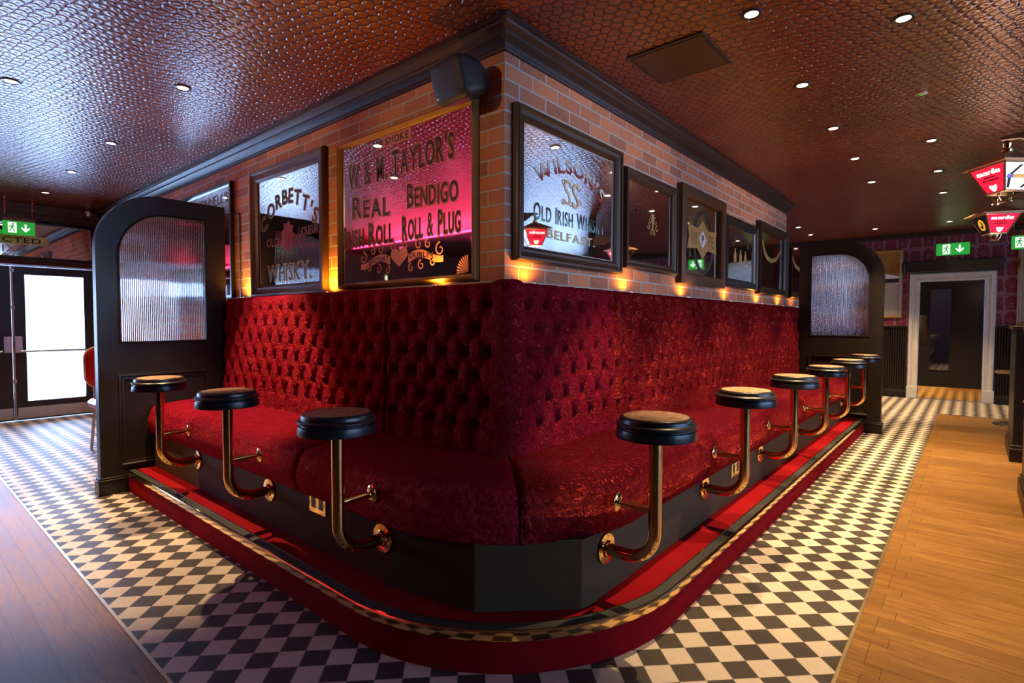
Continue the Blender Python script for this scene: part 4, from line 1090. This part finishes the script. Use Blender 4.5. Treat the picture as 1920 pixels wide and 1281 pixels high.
# ================================================================== LANTERNS ON BRACKETS, BOOTH ENDS
def lantern(loc, rz, label, order):
    t = thing('lantern', label, 'lantern', loc, rz, 'brass bracket lanterns')
    rt_, rb_, zt, zb = .185, .090, 0.0, -.155
    def sq(r, z): return [(r*math.cos(R_(90*k)), r*math.sin(R_(90*k)), z) for k in range(4)]
    b = MB(); v = sq(.232, .012)+sq(.232, .020)+sq(.13, .060)+sq(.06, .088)+sq(.012, .095); f = [(3, 2, 1, 0)]
    for i in range(4):
        for k in range(4): f.append((i*4+k, i*4+(k+1) % 4, i*4+4+(k+1) % 4, i*4+4+k))
    f.append((16, 17, 18, 19)); b.add(v, f); b.build('lantern_roof', MT['copper'], t, smooth=0)
    b = MB()
    for k in range(4):
        a = R_(90*k); b.tube([(rt_*math.cos(a), rt_*math.sin(a), .013), (rb_*math.cos(a), rb_*math.sin(a), zb)], .007, 6)
    for r, z in ((rt_, .008), (rb_, zb)):
        p = sq(r, z); b.tube(p+[p[0]], .007, 6)
    b.build('lantern_frame', MT['copper'], t, smooth=20)
    for k in range(4):
        a0, a1 = R_(90*k), R_(90*(k+1))
        P0 = Vector((rt_*math.cos(a0), rt_*math.sin(a0), .006)); P1 = Vector((rt_*math.cos(a1), rt_*math.sin(a1), .006))
        Q0 = Vector((rb_*math.cos(a0), rb_*math.sin(a0), zb)); Q1 = Vector((rb_*math.cos(a1), rb_*math.sin(a1), zb))
        kind = order[k]
        mm = {'r': MT['lamp_red'], 'w': MT['lamp_white'], 'o': MT['lamp_black']}[kind]
        b = MB(); b.add([tuple(x) for x in (P0, P1, Q1, Q0)], [(0, 1, 2, 3)]); pn = b.build('lantern_panel', mm, t, smooth=0)
        ctr = (P0+P1+Q0+Q1)/4; rx = (P1-P0).normalized(); uy = ((P0+P1)-(Q0+Q1)).normalized(); nn = rx.cross(uy)
        M = Matrix.Identity(4)
        for i in range(3): M[i][0] = rx[i]; M[i][1] = uy[i]; M[i][2] = nn[i]; M[i][3] = ctr[i]+nn[i]*.0015
        if kind == 'r':
            b = MB(); letters(b, 'macardles', .030, .165, 0, .052, 0, off=.05)
            b.prism([(-.026, .0), (-.026, .018), (0, .012), (.026, .018), (.026, .0), (.014, -.020), (0, -.030), (-.014, -.020)], 0, .0005, M=T(0, -.052, 0))
            for v_i in range(len(b.v)): b.v[v_i] = tuple(M @ Vector(b.v[v_i]))
            b.t = [0]*len(b.v); b.build('panel_print', MT['lamp_white'], pn, smooth=0)
            b = MB()
            for yy, ww in ((.018, .085), (-.002, .115)):
                x = -ww/2
                while x < ww/2-.006:
                    w_ = random.uniform(.006, .013); b.box(x, min(ww/2, x+w_), yy-.005, yy+.005, 0, .0005, M=M); x += w_+.004
            b.build('small_print', MT['lamp_black'], pn, smooth=0)
        elif kind == 'w':
            b = MB(); b.prism([(-.075, .01), (-.055, .01), (-.005, .07), (-.025, .07)], 0, .0005, M=M); b.prism([(-.075, -.01), (-.055, -.01), (-.045, -.07), (-.06, -.07)], 0, .0005, M=M); b.prism([(.02, -.07), (.04, -.07), (.09, -.012), (.07, -.012)], 0, .0005, M=M); b.build('panel_print', MT['lamp_black'], pn, smooth=0)
            b = MB(); b.box(-.085, .09, -.010, .012, .0006, .0012, M=M); b.build('blue_bar', MT['lamp_blue'], pn, smooth=0)
            b = MB(); b.box(-.045, .055, -.007, .009, .0014, .002, M=M); b.build('yellow_bar', MT['lamp_yellow'], pn, smooth=0)
        else:
            b = MB(); b.prism([(.045*math.cos(2*PI*i/24), .055*math.sin(2*PI*i/24)) for i in range(24)], 0, .0005, holes=[[(.026*math.cos(-2*PI*i/24)-.006, .036*math.sin(-2*PI*i/24)) for i in range(24)]], M=M); b.box(-.03, .0, -.01, .03, .0006, .0012, M=M); b.build('panel_print', MT['lamp_yellow'], pn, smooth=0)
    b = MB()
    for k in range(4):
        a = R_(45+90*k); b.tube([(.05*math.cos(a), .05*math.sin(a), zb-.004), (.042*math.cos(a), .042*math.sin(a), zb-.03), (.026*math.cos(a), .026*math.sin(a), zb-.055)], .005, 6)
    b.lathe([(.034, zb-.062), (.036, zb-.056), (.03, zb-.052)], 20); b.lathe([(.088, zb-.008), (.088, zb)], 4)
    b.build('lantern_base', MT['brass'], t, smooth=30)
    b = MB(); b.lathe([(.014, .09), (.03, .102), (.032, .115), (.016, .128), (.020, .14), (.024, .155), (.012, .17), (.005, .178)], 16); b.build('finial', MT['brass'], t, smooth=40)
    lamp('lantern_glow', 'POINT', (loc[0], loc[1], loc[2]-.30), 6, (1, .55, .35), shadow_soft_size=.08)
    return t
def bracket(loc, label):
    """flat scrolled timber arm holding the lantern from a post further right"""
    t = thing('lantern_bracket', label, 'bracket', loc)
    b = MB(); b.prism([(.03, .01), (.03, -.008), (-.06, -.012), (-.15, -.055), (-.28, -.075), (-.42, -.06), (-.42, .05), (-.28, .045), (-.12, .03)], -.02, .02, M=basis((0, 0, 0), (0, 1, 0), (0, 0, 1))); b.build('arm', MT['table_wood'], t, bevel=.004)
    b = MB(); b.box(-.02, .06, -.50, -.42, 1.2265-loc[2], H-loc[2]-.001); b.build('post', MT['black_wood'], t, bevel=.006)
lantern((4.75, -.14, 2.245), R_(176), 'lit red and white pub lantern nearest the camera at the right edge', ['w', 'r', 'w', 'r'])
lantern((6.63, -.13, 2.215), R_(160), 'lit red pub lantern behind and below the nearest lantern', ['r', 'o', 'r', 'o'])
bracket((4.75, -.14, 2.245+.19), 'timber bracket arm carrying the nearest lantern'); bracket((6.63, -.13, 2.215+.19), 'timber bracket arm carrying the farther lantern')
def booth_end(x0, x1, label):
    t = thing('booth_end', label, 'partition', ((x0+x1)/2, -.55, 0))
    hw = (x1-x0)/2
    b = MB(); b.box(-hw+.02, hw-.02, -.60, .25, .11, 1.19); b.build('panel', MT['black_wood'], t, bevel=.006)
    b = MB(); b.box(-hw-.01, hw+.01, -.62, .27, 0, .12); b.box(-hw+.005, hw-.005, -.61, .26, .12, .15); b.build('plinth_block', MT['black_wood'], t, bevel=.005)
    b = MB(); b.box(-hw-.005, hw+.005, -.62, .27, 1.19, 1.225); b.build('capping', MT['cornice'], t, bevel=.008)
booth_end(6.62, 7.45, 'dark booth end panel with base plinth at the right edge, before the far wall')
booth_end(4.72, 5.42, 'dark booth base cut off by the right edge of the photo, nearest the camera')
def ped_table(loc, ztop, r, label):
    t = thing('pedestal_table', label, 'table', loc)
    b = MB(); b.lathe([(.002, ztop-.03), (r-.01, ztop-.03), (r, ztop-.02), (r, ztop-.006), (r-.008, ztop), (.002, ztop)], 36); b.build('tabletop', MT['table_wood'], t, smooth=40)
    b = MB(); b.lathe([(.03, .02), (.028, ztop-.03)], 20); b.build('column', MT['black_satin'], t)
    b = MB(); b.lathe([(.002, 0), (.22, 0), (.225, .006), (.21, .014), (.05, .026), (.03, .03)], 36); b.build('base', MT['black_satin'], t, smooth=40)
ped_table((9.02, -.44, 0), .66, .22, 'small round brown pedestal table beyond the booth end panel')
st = thing('low_stool', 'brown-topped low stool just entering at the right edge before the booth panel', 'stool', (5.98, -.50, 0))
b = MB(); b.lathe([(.002, .60), (.165, .60), (.175, .612), (.175, .625), (.16, .638), (.002, .64)], 32); b.build('seat', MT['table_wood'], st, smooth=40)
for k in range(4):
    a = R_(45+90*k); b = MB(); b.tube([(.10*math.cos(a), .10*math.sin(a), .60), (.15*math.cos(a), .15*math.sin(a), 0)], .014, 8); b.build('leg', MT['red_leather'], st)


# red chair by the street doors
ch = thing('red_chair', 'red padded chair with white piping, glimpsed behind the left screen', 'chair', (1.555, 6.35, 0))
b = MB(); loft(b, [(rrect(.20, .17, .09), -.028), (rrect(.22, .19, .10), -.015), (rrect(.22, .19, .10), .015), (rrect(.20, .17, .09), .028)], T(0, .2, .80) @ Matrix.Rotation(R_(84), 4, 'X')); b.build('backrest', MT['red_leather'], ch, smooth=50)
b = MB(); pts = [(x, y, 0) for x, y in rrect(.225, .195, .105)]; b.tube(pts+[pts[0]], .009, 8, M=T(0, .2, .80) @ Matrix.Rotation(R_(84), 4, 'X')); b.build('piping', MT['white_letter'], ch)
b = MB(); loft(b, [(rrect(.21, .2, .08), .43), (rrect(.22, .21, .08), .45), (rrect(.22, .21, .08), .48), (rrect(.2, .19, .08), .50)], T()); b.build('seat', MT['red_leather'], ch, smooth=50)
for sx in (-1, 1):
    for sy in (-1, 1):
        b = MB(); b.tube([(sx*.16, sy*.15, .44), (sx*.19, sy*.18, 0)], .013, 10); b.build('leg', MT['steel'], ch)
for sx in (-1, 1):
    b = MB(); b.tube([(sx*.15, .18, .46), (sx*.15, .22, .70)], .012, 8); b.build('back_strut', MT['steel'], ch)

# ================================================================== BAR ACROSS THE ROOM (seen only in the mirrors)
bar = thing('bar_counter', 'pink-lit bar across the room, seen reflected in the TAYLOR mirror', 'bar', (-2.2, 5.6, 0))
b = MB(); b.box(-.35, .75, -2.4, 2.9, 0, 1.05); b.build('counter_front', MT['black_wood'], bar)
b = MB(); b.box(-.40, .85, -2.45, 2.95, 1.05, 1.10); b.build('counter_top', MT['table_wood'], bar, bevel=.01)
b = MB(); b.box(-.2, .45, -2.3, 2.8, 1.66, 1.70); b.build('gantry_shelf', MT['cornice'], bar)
b = MB(); b.box(-.35, .62, -2.45, 2.95, 2.50, 2.56); b.build('canopy', MT['cornice'], bar)
b = MB(); b.box(.60, .64, -2.45, 2.95, 2.56, 2.585); b.box(.44, .455, -2.3, 2.8, 1.705, 1.715); b.build('light_strip', MT['pink_led'], bar)
b = MB()
for y in (-2.3, 0.2, 2.75): b.box(-.02, .06, y-.04, y+.04, 1.10, 2.50)
b.build('gantry_post', MT['brass'], bar)
for k in range(11):
    t = thing('bottle', 'bottle on the pink-lit bar shelf seen in the mirrors', 'bottle', (-2.2+.15, 3.6+.42*k, 1.70), 0, 'bottles on the bar shelf')
    b = MB(); b.lathe([(.036, 0), (.038, .01), (.038, .17), (.014, .22), (.013, .28)], 16); b.build('glass_body', MT['glass'] if k % 2 else MT['pad'], t)
PINK = (1.0, .05, .16)
lamp('bar_uplight', 'AREA', (-2.2, 5.8, 2.585), 150, PINK, rot=(R_(180), 0, 0), shape='RECTANGLE', size=1.0, size_y=5.0)
for y_ in (3.9, 5.6, 7.3): lamp('bar_ceiling_wash', 'SPOT', (-1.40, y_, 1.75), 85, (1.0, .06, .20), rot=(0, R_(180+18), 0), spot_size=R_(130), spot_blend=.8, shadow_soft_size=.05)
for y_ in (3.9, 5.6, 7.3): lamp('bar_downlight', 'SPOT', (-1.7, y_, 2.48), 14, (1.0, .06, .26), rot=(0, R_(-52), 0), spot_size=R_(115), spot_blend=.9, shadow_soft_size=.05)
